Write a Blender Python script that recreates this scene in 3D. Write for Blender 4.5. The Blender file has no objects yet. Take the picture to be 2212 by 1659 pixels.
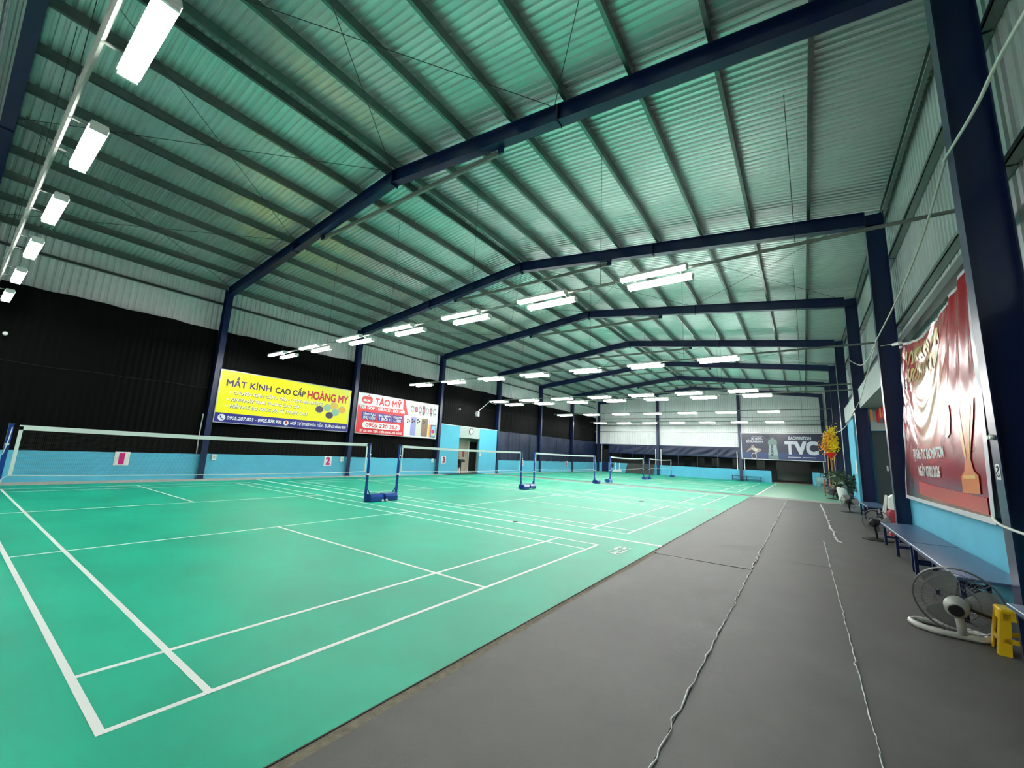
import bpy, math, random
from mathutils import Vector, Matrix
random.seed(7)
SC = bpy.context.scene
COL = SC.collection
PI = math.pi

# ------------------------------------------------------------------ camera
CAM_P = (2.903, -0.6946, 1.4629)
YAW, PITCH, ROLL, FPX = -0.6229, 0.1688, -0.0463, 876.62
cam = bpy.data.cameras.new('camera'); cam_o = bpy.data.objects.new('camera', cam); COL.objects.link(cam_o)
cy_, sy_, cp_, sp_ = math.cos(YAW), math.sin(YAW), math.cos(PITCH), math.sin(PITCH)
fw = Vector((sy_*cp_, cy_*cp_, sp_)); rt = Vector((cy_, -sy_, 0)); dn = fw.cross(rt)
r2 = math.cos(ROLL)*rt + math.sin(ROLL)*dn
d2 = -math.sin(ROLL)*rt + math.cos(ROLL)*dn
m = Matrix((r2, -d2, -fw)).transposed().to_4x4(); m.translation = Vector(CAM_P)
cam_o.matrix_world = m
cam.sensor_fit = 'HORIZONTAL'; cam.sensor_width = 36; cam.lens = FPX*36/2212
cam.clip_start = 0.02; cam.clip_end = 200
SC.camera = cam_o

# ------------------------------------------------------------------ world, exposure
w = bpy.data.worlds.new('world'); SC.world = w; w.use_nodes = True
w.node_tree.nodes['Background'].inputs[0].default_value = (.55, .62, .7, 1)
w.node_tree.nodes['Background'].inputs[1].default_value = .25
vs = SC.view_settings
vs.view_transform = 'Standard'; vs.look = 'None'; vs.gamma = 1; vs.use_curve_mapping = False
vs.exposure = 1.55
TUBE_STRENGTH = 34.0
SC.cycles.max_bounces = 6; SC.cycles.diffuse_bounces = 3; SC.cycles.glossy_bounces = 3; SC.cycles.transmission_bounces = 2; SC.cycles.use_light_tree = False

# ------------------------------------------------------------------ helpers
def lin(c):
    return tuple((x/255/12.92 if x/255 <= .04045 else ((x/255+.055)/1.055)**2.4) for x in c) + (1,)

MATS = {}
def mat(name, rgb, rough=.5, metal=0., var=0., vscale=3., bump=0., bscale=40., emit=0., spec=.5, coat=0., alpha=1.):
    if name in MATS: return MATS[name]
    m = bpy.data.materials.new(name); m.use_nodes = True
    nt = m.node_tree; b = nt.nodes['Principled BSDF']
    c = lin(rgb)
    b.inputs['Base Color'].default_value = c
    b.inputs['Roughness'].default_value = rough
    b.inputs['Metallic'].default_value = metal
    b.inputs['Specular IOR Level'].default_value = spec
    b.inputs['Coat Weight'].default_value = coat
    if alpha < 1: b.inputs['Alpha'].default_value = alpha
    if emit:
        b.inputs['Emission Color'].default_value = c; b.inputs['Emission Strength'].default_value = emit
    if var or bump:
        tc = nt.nodes.new('ShaderNodeTexCoord')
    if var:
        n = nt.nodes.new('ShaderNodeTexNoise'); n.inputs['Scale'].default_value = vscale; n.inputs['Detail'].default_value = 6
        nt.links.new(tc.outputs['Object'], n.inputs['Vector'])
        r = nt.nodes.new('ShaderNodeMapRange')
        r.inputs['From Min'].default_value = .3; r.inputs['From Max'].default_value = .7
        r.inputs['To Min'].default_value = 1-var; r.inputs['To Max'].default_value = 1+var
        nt.links.new(n.outputs['Fac'], r.inputs['Value'])
        mx = nt.nodes.new('ShaderNodeVectorMath'); mx.operation = 'SCALE'
        mx.inputs[0].default_value = c[:3]
        nt.links.new(r.outputs['Result'], mx.inputs['Scale'])
        nt.links.new(mx.outputs['Vector'], b.inputs['Base Color'])
        rr = nt.nodes.new('ShaderNodeMapRange')
        rr.inputs['To Min'].default_value = max(.05, rough-var*.35); rr.inputs['To Max'].default_value = min(1, rough+var*.35)
        nt.links.new(n.outputs['Fac'], rr.inputs['Value']); nt.links.new(rr.outputs['Result'], b.inputs['Roughness'])
    if bump:
        n2 = nt.nodes.new('ShaderNodeTexNoise'); n2.inputs['Scale'].default_value = bscale; n2.inputs['Detail'].default_value = 4
        nt.links.new(tc.outputs['Object'], n2.inputs['Vector'])
        bp = nt.nodes.new('ShaderNodeBump'); bp.inputs['Strength'].default_value = bump; bp.inputs['Distance'].default_value = .01
        nt.links.new(n2.outputs['Fac'], bp.inputs['Height']); nt.links.new(bp.outputs['Normal'], b.inputs['Normal'])
    MATS[name] = m
    return m

class MB:
    def __init__(s): s.v = []; s.f = []
    def add(s, v, f):
        o = len(s.v); s.v += [tuple(p) for p in v]; s.f += [tuple(i+o for i in q) for q in f]; return s
    def box(s, x0, x1, y0, y1, z0, z1):
        return s.add([(x0,y0,z0),(x1,y0,z0),(x1,y1,z0),(x0,y1,z0),(x0,y0,z1),(x1,y0,z1),(x1,y1,z1),(x0,y1,z1)],
                     [(0,3,2,1),(4,5,6,7),(0,1,5,4),(1,2,6,5),(2,3,7,6),(3,0,4,7)])
    def cbox(s, c, d): return s.box(c[0]-d[0]/2, c[0]+d[0]/2, c[1]-d[1]/2, c[1]+d[1]/2, c[2]-d[2]/2, c[2]+d[2]/2)
    def bbox(s, x0, x1, y0, y1, z0, z1, b):     # box with chamfered upright and top edges
        def ring(ins, z):
            i = ins
            return [(x0+i+b,y0+i,z),(x1-i-b,y0+i,z),(x1-i,y0+i+b,z),(x1-i,y1-i-b,z),(x1-i-b,y1-i,z),(x0+i+b,y1-i,z),(x0+i,y1-i-b,z),(x0+i,y0+i+b,z)]
        v = ring(0,z0)+ring(0,z1-b)+ring(b,z1)
        f = [tuple(range(7,-1,-1)), tuple(range(16,24))]
        for k in (0,8):
            for i in range(8): f.append((k+i,k+(i+1)%8,k+8+(i+1)%8,k+8+i))
        return s.add(v,f)
    def prism(s, pts, axis, a0, a1):   # outline in the plane across 'axis', extruded along it
        def P(p,a): return {'x':(a,p[0],p[1]),'y':(p[0],a,p[1]),'z':(p[0],p[1],a)}[axis]
        n = len(pts)
        v = [P(p,a0) for p in pts]+[P(p,a1) for p in pts]
        f = [tuple(range(n)), tuple(range(2*n-1,n-1,-1))]+[(i,(i+1)%n,n+(i+1)%n,n+i) for i in range(n)]
        return s.add(v,f)
    def tube(s, path, r, n=8, cap=True, closed=False):
        P = [Vector(p) for p in path]; k = len(P); rings = []
        R = r if isinstance(r,(list,tuple)) else [r]*k
        prev = None
        for i,p in enumerate(P):
            if closed: t = P[(i+1)%k]-P[i-1]
            else: t = P[min(i+1,k-1)]-P[max(i-1,0)]
            t.normalize()
            if prev is None:
                a = Vector((0,0,1)) if abs(t.z) < .9 else Vector((1,0,0))
                u = t.cross(a).normalized()
            else:
                u = (prev - t*prev.dot(t)).normalized()
            prev = u; q = t.cross(u)
            rings.append([p+R[i]*(math.cos(2*PI*j/n)*u+math.sin(2*PI*j/n)*q) for j in range(n)])
        v = [x for rr in rings for x in rr]; f = []
        for i in range(k if closed else k-1):
            a, b = i*n, ((i+1)%k)*n
            for j in range(n): f.append((a+j, a+(j+1)%n, b+(j+1)%n, b+j))
        if cap and not closed:
            f.append(tuple(range(n-1,-1,-1))); f.append(tuple((k-1)*n+j for j in range(n)))
        return s.add(v,f)
    def lathe(s, prof, c=(0,0,0), n=20, axis='z', cap=True):
        v = []; f = []
        for (r,z) in prof:
            for j in range(n):
                a = 2*PI*j/n; x, y = r*math.cos(a), r*math.sin(a)
                p = {'z':(x,y,z),'y':(x,z,y),'x':(z,x,y)}[axis]
                v.append((c[0]+p[0],c[1]+p[1],c[2]+p[2]))
        for i in range(len(prof)-1):
            for j in range(n): f.append((i*n+j,i*n+(j+1)%n,(i+1)*n+(j+1)%n,(i+1)*n+j))
        if cap:
            f.append(tuple(range(n-1,-1,-1))); f.append(tuple((len(prof)-1)*n+j for j in range(n)))
        return s.add(v,f)
    def mesh(s, name, m=None, smooth=False):
        me = bpy.data.meshes.new(name); me.from_pydata(s.v, [], s.f); me.update()
        if m: me.materials.append(m)
        if smooth:
            for p in me.polygons: p.use_smooth = True
        return me
    def build(s, name, m, parent=None, smooth=False, loc=None, rot=None):
        return obj(name, s.mesh(name, m, smooth), parent, loc, rot)

def obj(name, me, parent=None, loc=None, rot=None):
    o = bpy.data.objects.new(name, me); COL.objects.link(o)
    if parent: o.parent = parent
    if loc: o.location = loc
    if rot: o.rotation_euler = rot
    return o
def tag(o, label=None, cat=None, group=None, kind=None):
    if label: o['label'] = label
    if cat: o['category'] = cat
    if group: o['group'] = group
    if kind: o['kind'] = kind
    return o
def thing(name, label, cat, loc=(0,0,0), rz=0, group=None):
    o = obj(name, None, None, loc, (0,0,rz)); return tag(o, label, cat, group)
def structure(name, label=None):
    o = obj(name, None); tag(o, label, None, None, 'structure'); return o
def copy_tree(o, parent=None):
    c = o.copy(); COL.objects.link(c); c.parent = parent
    for ch in [x for x in bpy.data.objects if x.parent == o]: copy_tree(ch, c)
    return c
ORD = ['first','second','third','fourth','fifth','sixth','seventh','eighth','ninth','tenth']

# lettering -----------------------------------------------------------------
_cap = {}
def text_mesh(s, bold=0., shear=0., res=3):
    cu = bpy.data.curves.new('lettering', 'FONT'); cu.body = s; cu.shear = shear
    cu.resolution_u = res; cu.fill_mode = 'FRONT'
    o = bpy.data.objects.new('lettering', cu); COL.objects.link(o)
    me = bpy.data.meshes.new_from_object(o)
    bpy.data.objects.remove(o); bpy.data.curves.remove(cu)
    V = []; F = []      # every facet on its own and a hair apart, so that overlapping glyph outlines do not coincide
    for i,q in enumerate(me.polygons):
        F.append(tuple(range(len(V), len(V)+len(q.vertices)))); V += [(me.vertices[j].co.x, me.vertices[j].co.y, (i % 23)*1.2e-5) for j in q.vertices]
    bpy.data.meshes.remove(me); me = bpy.data.meshes.new('lettering'); me.from_pydata(V, [], F); me.update()
    if bold:        # heavier strokes: shifted copies, each a hair in front of the last
        v = [tuple(q.co) for q in me.vertices]; f = [tuple(q.vertices) for q in me.polygons]; V = []; F = []
        for k,(dx,dy) in enumerate(((0,0),(1,1),(-1,1),(1,-1),(-1,-1))):
            F += [tuple(i+len(V) for i in q) for q in f]; V += [(x+dx*bold, y+dy*bold, z+.0004*k) for x,y,z in v]
        bpy.data.meshes.remove(me); me = bpy.data.meshes.new('lettering'); me.from_pydata(V, [], F); me.update()
    return me
def lettering(parent, s, x0, x1, z, h, m, y=-.004, bold=.012, shear=0., name='lettering', warp=None):
    """text between x0 and x1, baseline z, cap height h, on the plane local y (facing -y)"""
    me = text_mesh(s, bold, shear, 8 if h > .3 else 3)
    if 'c' not in _cap:
        t = text_mesh('H'); _cap['c'] = max(v.co.y for v in t.vertices); bpy.data.meshes.remove(t)
    xs = [v.co.x for v in me.vertices]
    if not xs: return None
    a, b = min(xs), max(xs); k = (x1-x0)/(b-a); q = h/_cap['c']
    for v in me.vertices:
        X, Z = x0+(v.co.x-a)*k, z+v.co.y*q
        v.co = warp(X,Z,v.co.z) if warp else (X, y-v.co.z, Z)
    me.materials.clear(); me.materials.append(m); me.name = name
    return obj(name, me, parent)
def flat(parent, name, pts, m, y=-.003, th=.002):
    return MB().prism(pts, 'y', y, y+th).build(name, m, parent)
def disc(cx, cz, r, n=24, ry=None): 
    ry = ry or r
    return [(cx+r*math.cos(2*PI*i/n), cz+ry*math.sin(2*PI*i/n)) for i in range(n)]
def rrect(x0,x1,z0,z1,r,n=5):
    p = []
    for cx,cz,a in ((x1-r,z0+r,-PI/2),(x1-r,z1-r,0),(x0+r,z1-r,PI/2),(x0+r,z0+r,PI)):
        for i in range(n+1): p.append((cx+r*math.cos(a+PI/2*i/n), cz+r*math.sin(a+PI/2*i/n)))
    return p
def rect(x0,x1,z0,z1): return [(x0,z0),(x1,z0),(x1,z1),(x0,z1)]

# ------------------------------------------------------------------ materials
M_green  = mat('court green vinyl', (18,163,133), .5, spec=.28, var=.15, vscale=.9, bump=.05, bscale=220)
M_green2 = mat('pale green vinyl', (100,160,132), .36, var=.10, vscale=1.2)
M_line   = mat('white court paint', (240,240,238), .45)
M_carpet = mat('grey needle carpet', (80,79,77), .6, var=.24, vscale=1.6, bump=.12, bscale=120)
M_fray   = mat('white frayed thread', (236,235,230), .9)
M_conc   = mat('bare concrete', (172,168,158), .8, var=.14, vscale=6, bump=.25, bscale=60)
M_runner = mat('grey rubber runner', (128,128,124), .75, var=.1, vscale=3)
M_dark   = mat('black rubber', (22,22,22), .7)
M_roof   = mat('galvalume roof sheet', (214,220,218), .34, .75, var=.05, vscale=2)
M_siding = mat('galvalume wall sheet', (214,216,216), .42, .25, var=.05, vscale=2)
M_purlin = mat('galvanised purlin', (122,128,126), .3, .9, var=.10, vscale=9)
M_navy   = mat('navy steel paint', (7,26,70), .34, var=.06, vscale=4)
M_post   = mat('blue net post paint', (20,62,140), .3)
M_cyan   = mat('light blue wall paint', (84,178,208), .72, var=.05, vscale=2.2, bump=.12, bscale=30)
M_grey   = mat('pale grey wall paint', (176,186,186), .7, var=.04)
M_black  = mat('black shade fabric', (3,3,4), .65, bump=.2, bscale=160, spec=.08)
M_navyfab= mat('navy tarpaulin', (8,24,58), .45, var=.12, vscale=2)
M_white  = mat('white plastic', (232,232,228), .4)
M_batten = mat('white light body', (235,235,230), .5)
M_tube   = mat('lit tube', (255,254,251), .5, emit=TUBE_STRENGTH)
M_pipe   = mat('grey steel pipe', (128,130,124), .45, .2)
M_cable  = mat('steel wire', (60,66,66), .5, .6)
M_wire   = mat('white electric cable', (215,215,205), .5)
M_bench  = mat('slate blue bench paint', (74,98,132), .35, var=.05)
M_blackp = mat('black plastic', (18,18,19), .4)
M_glass  = mat('dark glass', (18,24,26), .08, spec=.6)
M_room   = mat('dim plaster', (84,86,88), .8, var=.06)
M_red    = mat('red print', (214,26,40), .3)
M_yellow = mat('yellow print', (246,232,22), .3, var=.03, vscale=.7)
M_indigo = mat('indigo print', (44,38,128), .3)
M_ink    = mat('dark ink', (30,24,60), .4)
M_mag    = mat('magenta print', (206,22,120), .4)
M_wprint = mat('white print', (240,240,240), .35)

# ------------------------------------------------------------------ hall constants
XL, XR = -15.40, 4.42          # inner faces of the columns
XLo, XRo = -15.74, 4.76        # outer faces of the columns
RX = -5.5                      # ridge
def zt(x): return 8.69-.12*abs(x-RX)      # top of the rafters
FR = [-.865] + [5.25+6.05*k for k in range(6)]   # 5.25 ... 35.5
YF = 41.55                     # far wall
YB = -1.18                     # front wall

# ------------------------------------------------------------------ floor
fl = MB().box(-15.9, 5.0, YB-.2, 47.5, -.15, 0).build('floor', M_conc); tag(fl, 'bare pale concrete floor slab of the hall', None, None, 'structure')
fl2 = MB().box(5.0, 8.2, 11.2, 23.6, -.15, 0).build('floor', mat('entry floor tile', (120,120,118), .4)); tag(fl2, 'grey floor of the side entry', None, None, 'structure')

MAT_H = .005
MB().box(.80, 1.0, YB, 21.2, 0, .002).build('dirt_strip', mat('gritty concrete', (112,106,90), .9, var=.3, vscale=18, bump=.6, bscale=90), fl)
def court_mat(label, x0, x1, y0, y1, m):
    o = MB().box(x0, x1, y0, y1, 0, MAT_H).build('court_mat', m); return tag(o, label, 'court mat')
cm1 = court_mat('green vinyl court mat of the nearest court, up to the wide white tape', -14.42, .82, YB+.02, 6.78, M_green)
cm2 = court_mat('green vinyl court mat of the two middle courts, up to the grey runner', -14.62, .82, 6.80, 21.2, M_green)
cm3 = court_mat('green vinyl court mat under the two farthest courts', -14.75, .86, 22.42, 41.2, M_green)
cm4 = court_mat('pale faded green mat at far right beside the potted plants', .90, 4.36, 22.42, 41.2, M_green2)
LT = .002
def lines(parent, y0):
    def s(xa, xb, ya, yb, h=.0012): MB().box(xa, xb, y0+ya, y0+yb, MAT_H-.001, MAT_H+h).build('court_line', M_line, parent)
    for xa in (-.04, -.80, -4.72, -8.72, -12.64, -13.4): s(xa, xa+.04, .002, 6.098)
    for ya in (0, .46, 5.60, 6.06): s(-13.4, 0, ya, ya+.04, .0018)
    s(-4.70, -.02, 3.03, 3.07, .0018); s(-13.38, -8.70, 3.03, 3.07, .0018)
COURT_Y = [0, 7.45, 14.75, 23.5, 31.1]
for i, y0 in enumerate(COURT_Y): MB().box(.818, .828, y0-.6, min(y0+6.7,21.18), .0005, MAT_H+.001).build('mat_edge', M_dark, [cm1, cm2, cm2, cm3, cm3][i]) if i < 3 else None
for i, y0 in enumerate(COURT_Y): lines([cm1, cm2, cm2, cm3, cm3][i], y0)
MB().box(-14.5, .82, 6.785, 6.865, MAT_H-.001, MAT_H+.002).build('seam_tape', M_line, cm2)
MB().box(.90, .98, 23.0, 40.2, MAT_H-.001, MAT_H+.002).build('court_line', M_line, cm4)
for par, y0 in ((cm1, 5.62), (cm2, 13.22)):
    me = text_mesh('ALITE', .018, 0)
    xs = [v.co.x for v in me.vertices]; k = .62/(max(xs)-min(xs))
    for v in me.vertices: v.co = (.50-v.co.y*.30, y0+(v.co.x-min(xs))*k, MAT_H+.0022+v.co.z)
    me.materials.clear(); me.materials.append(M_line); obj('lettering', me, par)
# lifted spots on the seams
for par, x, y, s in ((cm2, -2.26, 6.86, .07), (cm2, -1.85, 14.07, .10), (cm2, -9.2, 6.95, .06)):
    MB().lathe([(s,0),(s*.8,.008),(s*.3,.012)], (x,y,MAT_H), 10).build('torn_patch', M_dark, par)

# grey carpets ----------------------------------------------------------------
def carpet(label, x0, x1, y0, y1, seed, lift=.012, rag0=.0, rag1=.0, lift1=.001, endwave=0.):
    rnd = random.Random(seed); nx = 8; ny = max(6, int((y1-y0)/.16)); mb = MB()
    e0 = [rnd.uniform(0,1) for _ in range(ny+1)]; e1 = [rnd.uniform(0,1) for _ in range(ny+1)]
    for k in range(2):
        e0 = [(e0[max(0,i-1)]+e0[i]+e0[min(ny,i+1)])/3 for i in range(ny+1)]; e1 = [(e1[max(0,i-1)]+e1[i]+e1[min(ny,i+1)])/3 for i in range(ny+1)]
    v = []
    for j in range(ny+1):
        y = y0+(y1-y0)*j/ny
        for i in range(nx+1):
            t = i/nx; xa = x0+rag0*e0[j]; xb = x1-rag1*e1[j]
            if xb > 4.5 and any(abs(y-q) < .2 for q in FR): xb = 4.35
            tt = [0,.02,.08,.25,.5,.75,.92,.98,1][i]
            x = xa+(xb-xa)*tt
            z = .006+lift*(e0[j]-.35)*max(0,1-tt/.1)*2+lift1*(e1[j]-.35)*max(0,1-(1-tt)/.1)*2+.0025*math.sin(y*1.3+x*2+seed)
            v.append((x, y+(endwave*math.sin(x*9+seed) if j in (0,ny) else 0), max(.004,z)))
    n = nx+1; f = []
    for j in range(ny):
        for i in range(nx): f.append((j*n+i, j*n+i+1, (j+1)*n+i+1, (j+1)*n+i))
    # skirt down to the floor so that the cloth has thickness
    rim = [i for i in range(n)]+[j*n+nx for j in range(1,ny+1)]+[ny*n+i for i in range(nx-1,-1,-1)]+[j*n for j in range(ny-1,0,-1)]
    o = len(v); v += [(v[r][0],v[r][1],0.0005) for r in rim]
    for a in range(len(rim)):
        b = (a+1)%len(rim); f.append((rim[b],rim[a],o+a,o+b))
    return tag(mb.add(v,f).build('carpet_strip', M_carpet, None, False), label, 'carpet')
cA1 = carpet('grey carpet strip in the foreground along the court edge, before the dark cross seam', .86, 2.214, YB+.03, 6.18, 1, .018, .10, .004, .001, .02)
cA2 = carpet('grey carpet strip along the court edge, beyond the dark cross seam', .84, 2.214, 6.22, 21.2, 2, .012, .05, .004, .001, .012)
cB1 = carpet('grey carpet strip in the foreground between the two frayed seams', 2.217, 3.133, YB+.03, 7.279, 3, .001, .003, .003)
cB2 = carpet('middle grey carpet strip, short piece left of the low bench', 2.217, 3.133, 7.28, 9.97, 4, .001, .003, .003)
cB3 = carpet('middle grey carpet strip far down the aisle, wider than the one before', 2.217, 3.348, 9.98, 16.94, 5, .001, .003, .004)
cB4 = carpet('last grey carpet strip of the aisle before the pale green mat', 2.217, 3.348, 16.95, 21.2, 6, .001, .003, .004, .001, .008)
cC1 = carpet('grey carpet strip under the nearest fan and yellow stool', 3.137, 4.64, YB+.03, 9.97, 7, .001, .005, .0)
cC2 = carpet('grey carpet strip along the right wall under the black fans', 3.352, 4.64, 9.98, 21.2, 8, .001, .008, .0)
def fray(parent, x, y0, y1, seed, amp=.012, r=.004):
    rnd = random.Random(seed); p = []; y = y0
    while y < y1:
        k = rnd.uniform(-amp, amp)
        if rnd.random() < .07: k *= 2.6
        p.append((x+k, y, .011+rnd.uniform(0,.006))); y += rnd.uniform(.04,.14)
    MB().tube(p, [r*rnd.uniform(.6,1.7) for _ in p], 5).build('frayed_edge', M_fray, parent)
fray(cA1, 2.215, YB+.1, 6.2, 11, .010, .0038); fray(cA2, 2.215, 6.2, 20.6, 12, .018, .006)
fray(cB1, 3.135, YB+.1, 7.2, 13, .006, .003); fray(cB2, 3.135, 7.28, 9.95, 14, .006, .005); fray(cC2, 3.35, 9.99, 20.4, 15, .03, .008)
# grey runner between the third and the fourth court
rn = MB().box(-14.6, 4.5, 21.24, 22.1, 0, .007).build('carpet_runner', M_runner); tag(rn, 'long grey runner laid across the hall before the far courts', 'carpet')
MB().box(-14.6, .85, 22.1, 22.38, 0, .008).build('dark_border', M_dark, rn)
dm = MB().box(-15.45, -14.66, 17.75, 21.1, 0, .012).build('door_mat', M_dark); tag(dm, 'black mat lying before the toilet doorway', 'mat')

# ------------------------------------------------------------------ corrugated sheets
def profile(w, n, d):
    """trapezoid ribs across a sheet of width w"""
    p = w/n; out = []
    for i in range(n):
        a = i*p
        out += [(a,0),(a+p*.45,0),(a+p*.58,d),(a+p*.87,d)]
    out.append((w,0)); return out
SW = 1.07
def sheet_mesh(name, w, n, d, P):      # P(u, h, end) -> point
    pr = profile(w, n, d); v = [P(u,h,0) for u,h in pr]+[P(u,h,1) for u,h in pr]; k = len(pr)
    return MB().add(v, [(i,i+1,k+i+1,k+i) for i in range(k-1)])

# ceiling
ce = structure('ceiling', 'green-lit corrugated metal roof on steel purlins')
roofR = sheet_mesh('roof_sheet', SW, 8, .034, lambda u,h,e: ((RX,4.98)[e], u, zt((RX,4.98)[e])+.205+h)).mesh('roof_sheet', M_roof)
roofL = sheet_mesh('roof_sheet', SW, 8, .034, lambda u,h,e: ((RX,-15.96)[e], u, zt((RX,-15.96)[e])+.205+h)).mesh('roof_sheet', M_roof)
ns = int((YF+.2-(YB-.1))/SW)+1
for i in range(ns):
    y = YB-.1+i*SW
    for me in (roofR, roofL): obj('roof_sheet', me, ce, (0, y, random.uniform(-.004,.004)))
def purlin_mesh(L, side):
    t, wd, h = .012, .065, .2
    s = side
    pts = [(0,0),(-wd*s,0),(-wd*s,.03),(-wd*s+t*s,.03),(-wd*s+t*s,t),(-t*s,t),(-t*s,h-t),(-wd*s+t*s,h-t),(-wd*s+t*s,h-.03),(-wd*s,h-.03),(-wd*s,h),(0,h)]
    return MB().prism(pts, 'y', 0, L).mesh('purlin', M_purlin)
bays = [(FR[0], FR[1])]+[(FR[i], FR[i+1]) for i in range(1,6)]+[(FR[6], YF)]
PX = [RX+.2+1.243*k for k in range(8)]+[XRo+.06]+[RX-.2-1.243*k for k in range(8)]+[XLo-.06]
pm = {}
for (ya, yb) in bays:
    L = round(yb-ya-.02, 3)
    if L not in pm: pm[L] = purlin_mesh(L, 1)
    for x in PX: obj('purlin', pm[L], ce, (x, ya+.01, zt(x)))
    # ridge angle between the two ridge purlins
# cross bracing rods
def rod(parent, a, b, r=.007, name='bracing_rod', m=None): MB().tube([a,b], r, 5).build(name, m or M_cable, parent)
def roofp(x, y, dz=-.05): return (x, y, zt(x)+dz)
for (ya, yb) in (bays[0], bays[2], bays[4]):
    for (xa, xb) in ((RX,-.6),(-.6,4.3),(RX,-10.4),(-10.4,-15.3)):
        rod(ce, roofp(xa,ya+.1), roofp(xb,yb-.1)); rod(ce, roofp(xb,ya+.1), roofp(xa,yb-.1))

# ------------------------------------------------------------------ steel portal frames
def frame(y, label, first=False):
    t = thing('portal_frame', label, 'steel frame', (0,0,0), 0, 'navy steel portal frames of the hall')
    fwd = .10
    for xi, xo in ((XL, XLo), (XR, XRo)):
        s = 1 if xo > xi else -1
        a = sorted
        mb = MB()
        top = zt(xi)-.01
        mb.box(*a((xi, xi+.014*s)), y-fwd, y+fwd, .02, zt(xi)-.01); mb.box(*a((xo-.014*s, xo)), y-fwd, y+fwd, .02, zt(xo)-.02)
        mb.box(*a((xi+.014*s, xo-.014*s)), y-.006, y+.006, .02, zt(xo)-.02)
        mb.build('column', M_navy, t)
        MB().box(*a((xi-.05*s, xo+.02*s)), y-.14, y+.14, .0, .02).build('base_plate', M_navy, t)
        mb = MB()
        for z in (zt(xi)-.35,): mb.box(*a((xi+.014*s, xo-.014*s)), y-.095, y+.095, z-.006, z+.006)
        mb.build('stiffener', M_navy, t)
        # rafter
        x0, x1 = xi, RX
        mb = MB()
        mb.prism([(x0,zt(x0)),(x1,zt(x1)),(x1,zt(x1)-.014),(x0,zt(x0)-.014)], 'y', y-fwd, y+fwd)
        mb.prism([(x0,zt(x0)-.34),(x1,zt(x1)-.34),(x1,zt(x1)-.354),(x0,zt(x0)-.354)], 'y', y-fwd, y+fwd)
        mb.prism([(x0,zt(x0)-.014),(x1,zt(x1)-.014),(x1,zt(x1)-.34),(x0,zt(x0)-.34)], 'y', y-.006, y+.006)
        mb.build('rafter', M_navy, t)
        xm = (xi+RX)/2
        MB().box(xm-.012, xm+.012, y-.105, y+.105, zt(xm)-.38, zt(xm)-.01).build('splice_plate', M_navy, t)
    MB().box(RX-.016, RX+.016, y-.115, y+.115, zt(RX)-.42, zt(RX)-.01).build('ridge_plate', M_navy, t)
    if not first:
        xa, xb = RX-3.5, RX+3.5; z = 7.86
        c = MB(); c.box(xa, xb, y+.10, y+.112, z-.05, z+.05); c.box(xa, xb, y+.112, y+.16, z+.038, z+.05); c.box(xa, xb, y+.112, y+.16, z-.05, z-.038)
        c.build('tie_channel', M_pipe, t)
        for x in (xa, xb): MB().box(x-.07, x+.07, y+.06, y+.10, z-.07, zt(x)-.34).build('tie_bracket', M_navy, t)
    return t
frame(FR[0], 'navy steel frame behind the first light rail, at the top left corner', True)
flabels = ['nearest navy steel frame, its right column beside the red banner', 'second navy steel frame, its left column between yellow and red signs',
 'third navy steel frame, its left column beside the toilet wall', 'fourth navy steel frame, its left column right of the toilet wall',
 'fifth navy steel frame, third from the far wall', 'sixth navy steel frame, last before the far wall']
frames = [frame(FR[i+1], flabels[i]) for i in range(6)]

# ------------------------------------------------------------------ walls
def vsheet(axis_sign, x, z0, z1, rib):     # vertical wall sheet, ribs bulging outwards
    return sheet_mesh('wall_sheet', SW, 6, .034, lambda u,h,e: (x+axis_sign*h*(1 if rib else -1), u, (z0,z1)[e])).mesh('wall_sheet', M_siding)
def girt(parent, x0, x1, y0, y1, z, m=None):
    h = .15
    mb = MB(); a, b = sorted((x0,x1))
    mb.box(a, b, y0, y1, z, z+.012); mb.box(a, b, y0, y1, z+h*.4, z+h*.4+.012)
    mb.box(a, a+.012, y0, y1, z, z+h*.4) if x0 < x1 else mb.box(b-.012, b, y0, y1, z, z+h*.4)
    mb.build('girt', m or M_purlin, parent)
# left wall
wl = structure('wall_left', 'left long wall, light blue below, black cloth and metal above')
me = vsheet(-1, -15.9, .8, 7.75, True); me3 = vsheet(-1, -15.9, 2.9, 7.75, True)
for i in range(ns): obj('wall_sheet', me3 if 17.2 < YB-.1+i*SW < 23.4 else me, wl, (0, YB-.1+i*SW, 0))
for (ya, yb) in bays: girt(wl, -15.76, -15.88, ya+.02, yb-.02, 6.80)
for k, (ya, yb) in enumerate(bays):
    if k == 3: continue
    MB().bbox(-15.72, -15.52, ya+.02, yb-.02, 0, .905+random.uniform(-.01,.01), .012).build('low_wall', M_cyan, wl)
# right wall
wr = structure('wall_right', 'right long wall of ribbed metal over a light blue base')
me = vsheet(1, 4.90, .8, 7.75, True); me2 = vsheet(1, 4.90, 3.95, 7.75, True)
for i in range(ns):
    y = YB-.1+i*SW
    obj('wall_sheet', me2 if 10.9 < y < 23.4 else me, wr, (0, y, 0))
for (ya, yb) in bays:
    girt(wr, 4.77, 4.89, ya+.02, yb-.02, 6.26)
    girt(wr, 4.77, 4.89, ya+.02, yb-.02, 4.62)
for k, (ya, yb) in enumerate(bays):
    if k in (2,3): continue
    MB().bbox(4.66, 4.88, ya+.02, yb-.02, 0, .93, .012).build('low_wall', M_cyan, wr)
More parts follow.
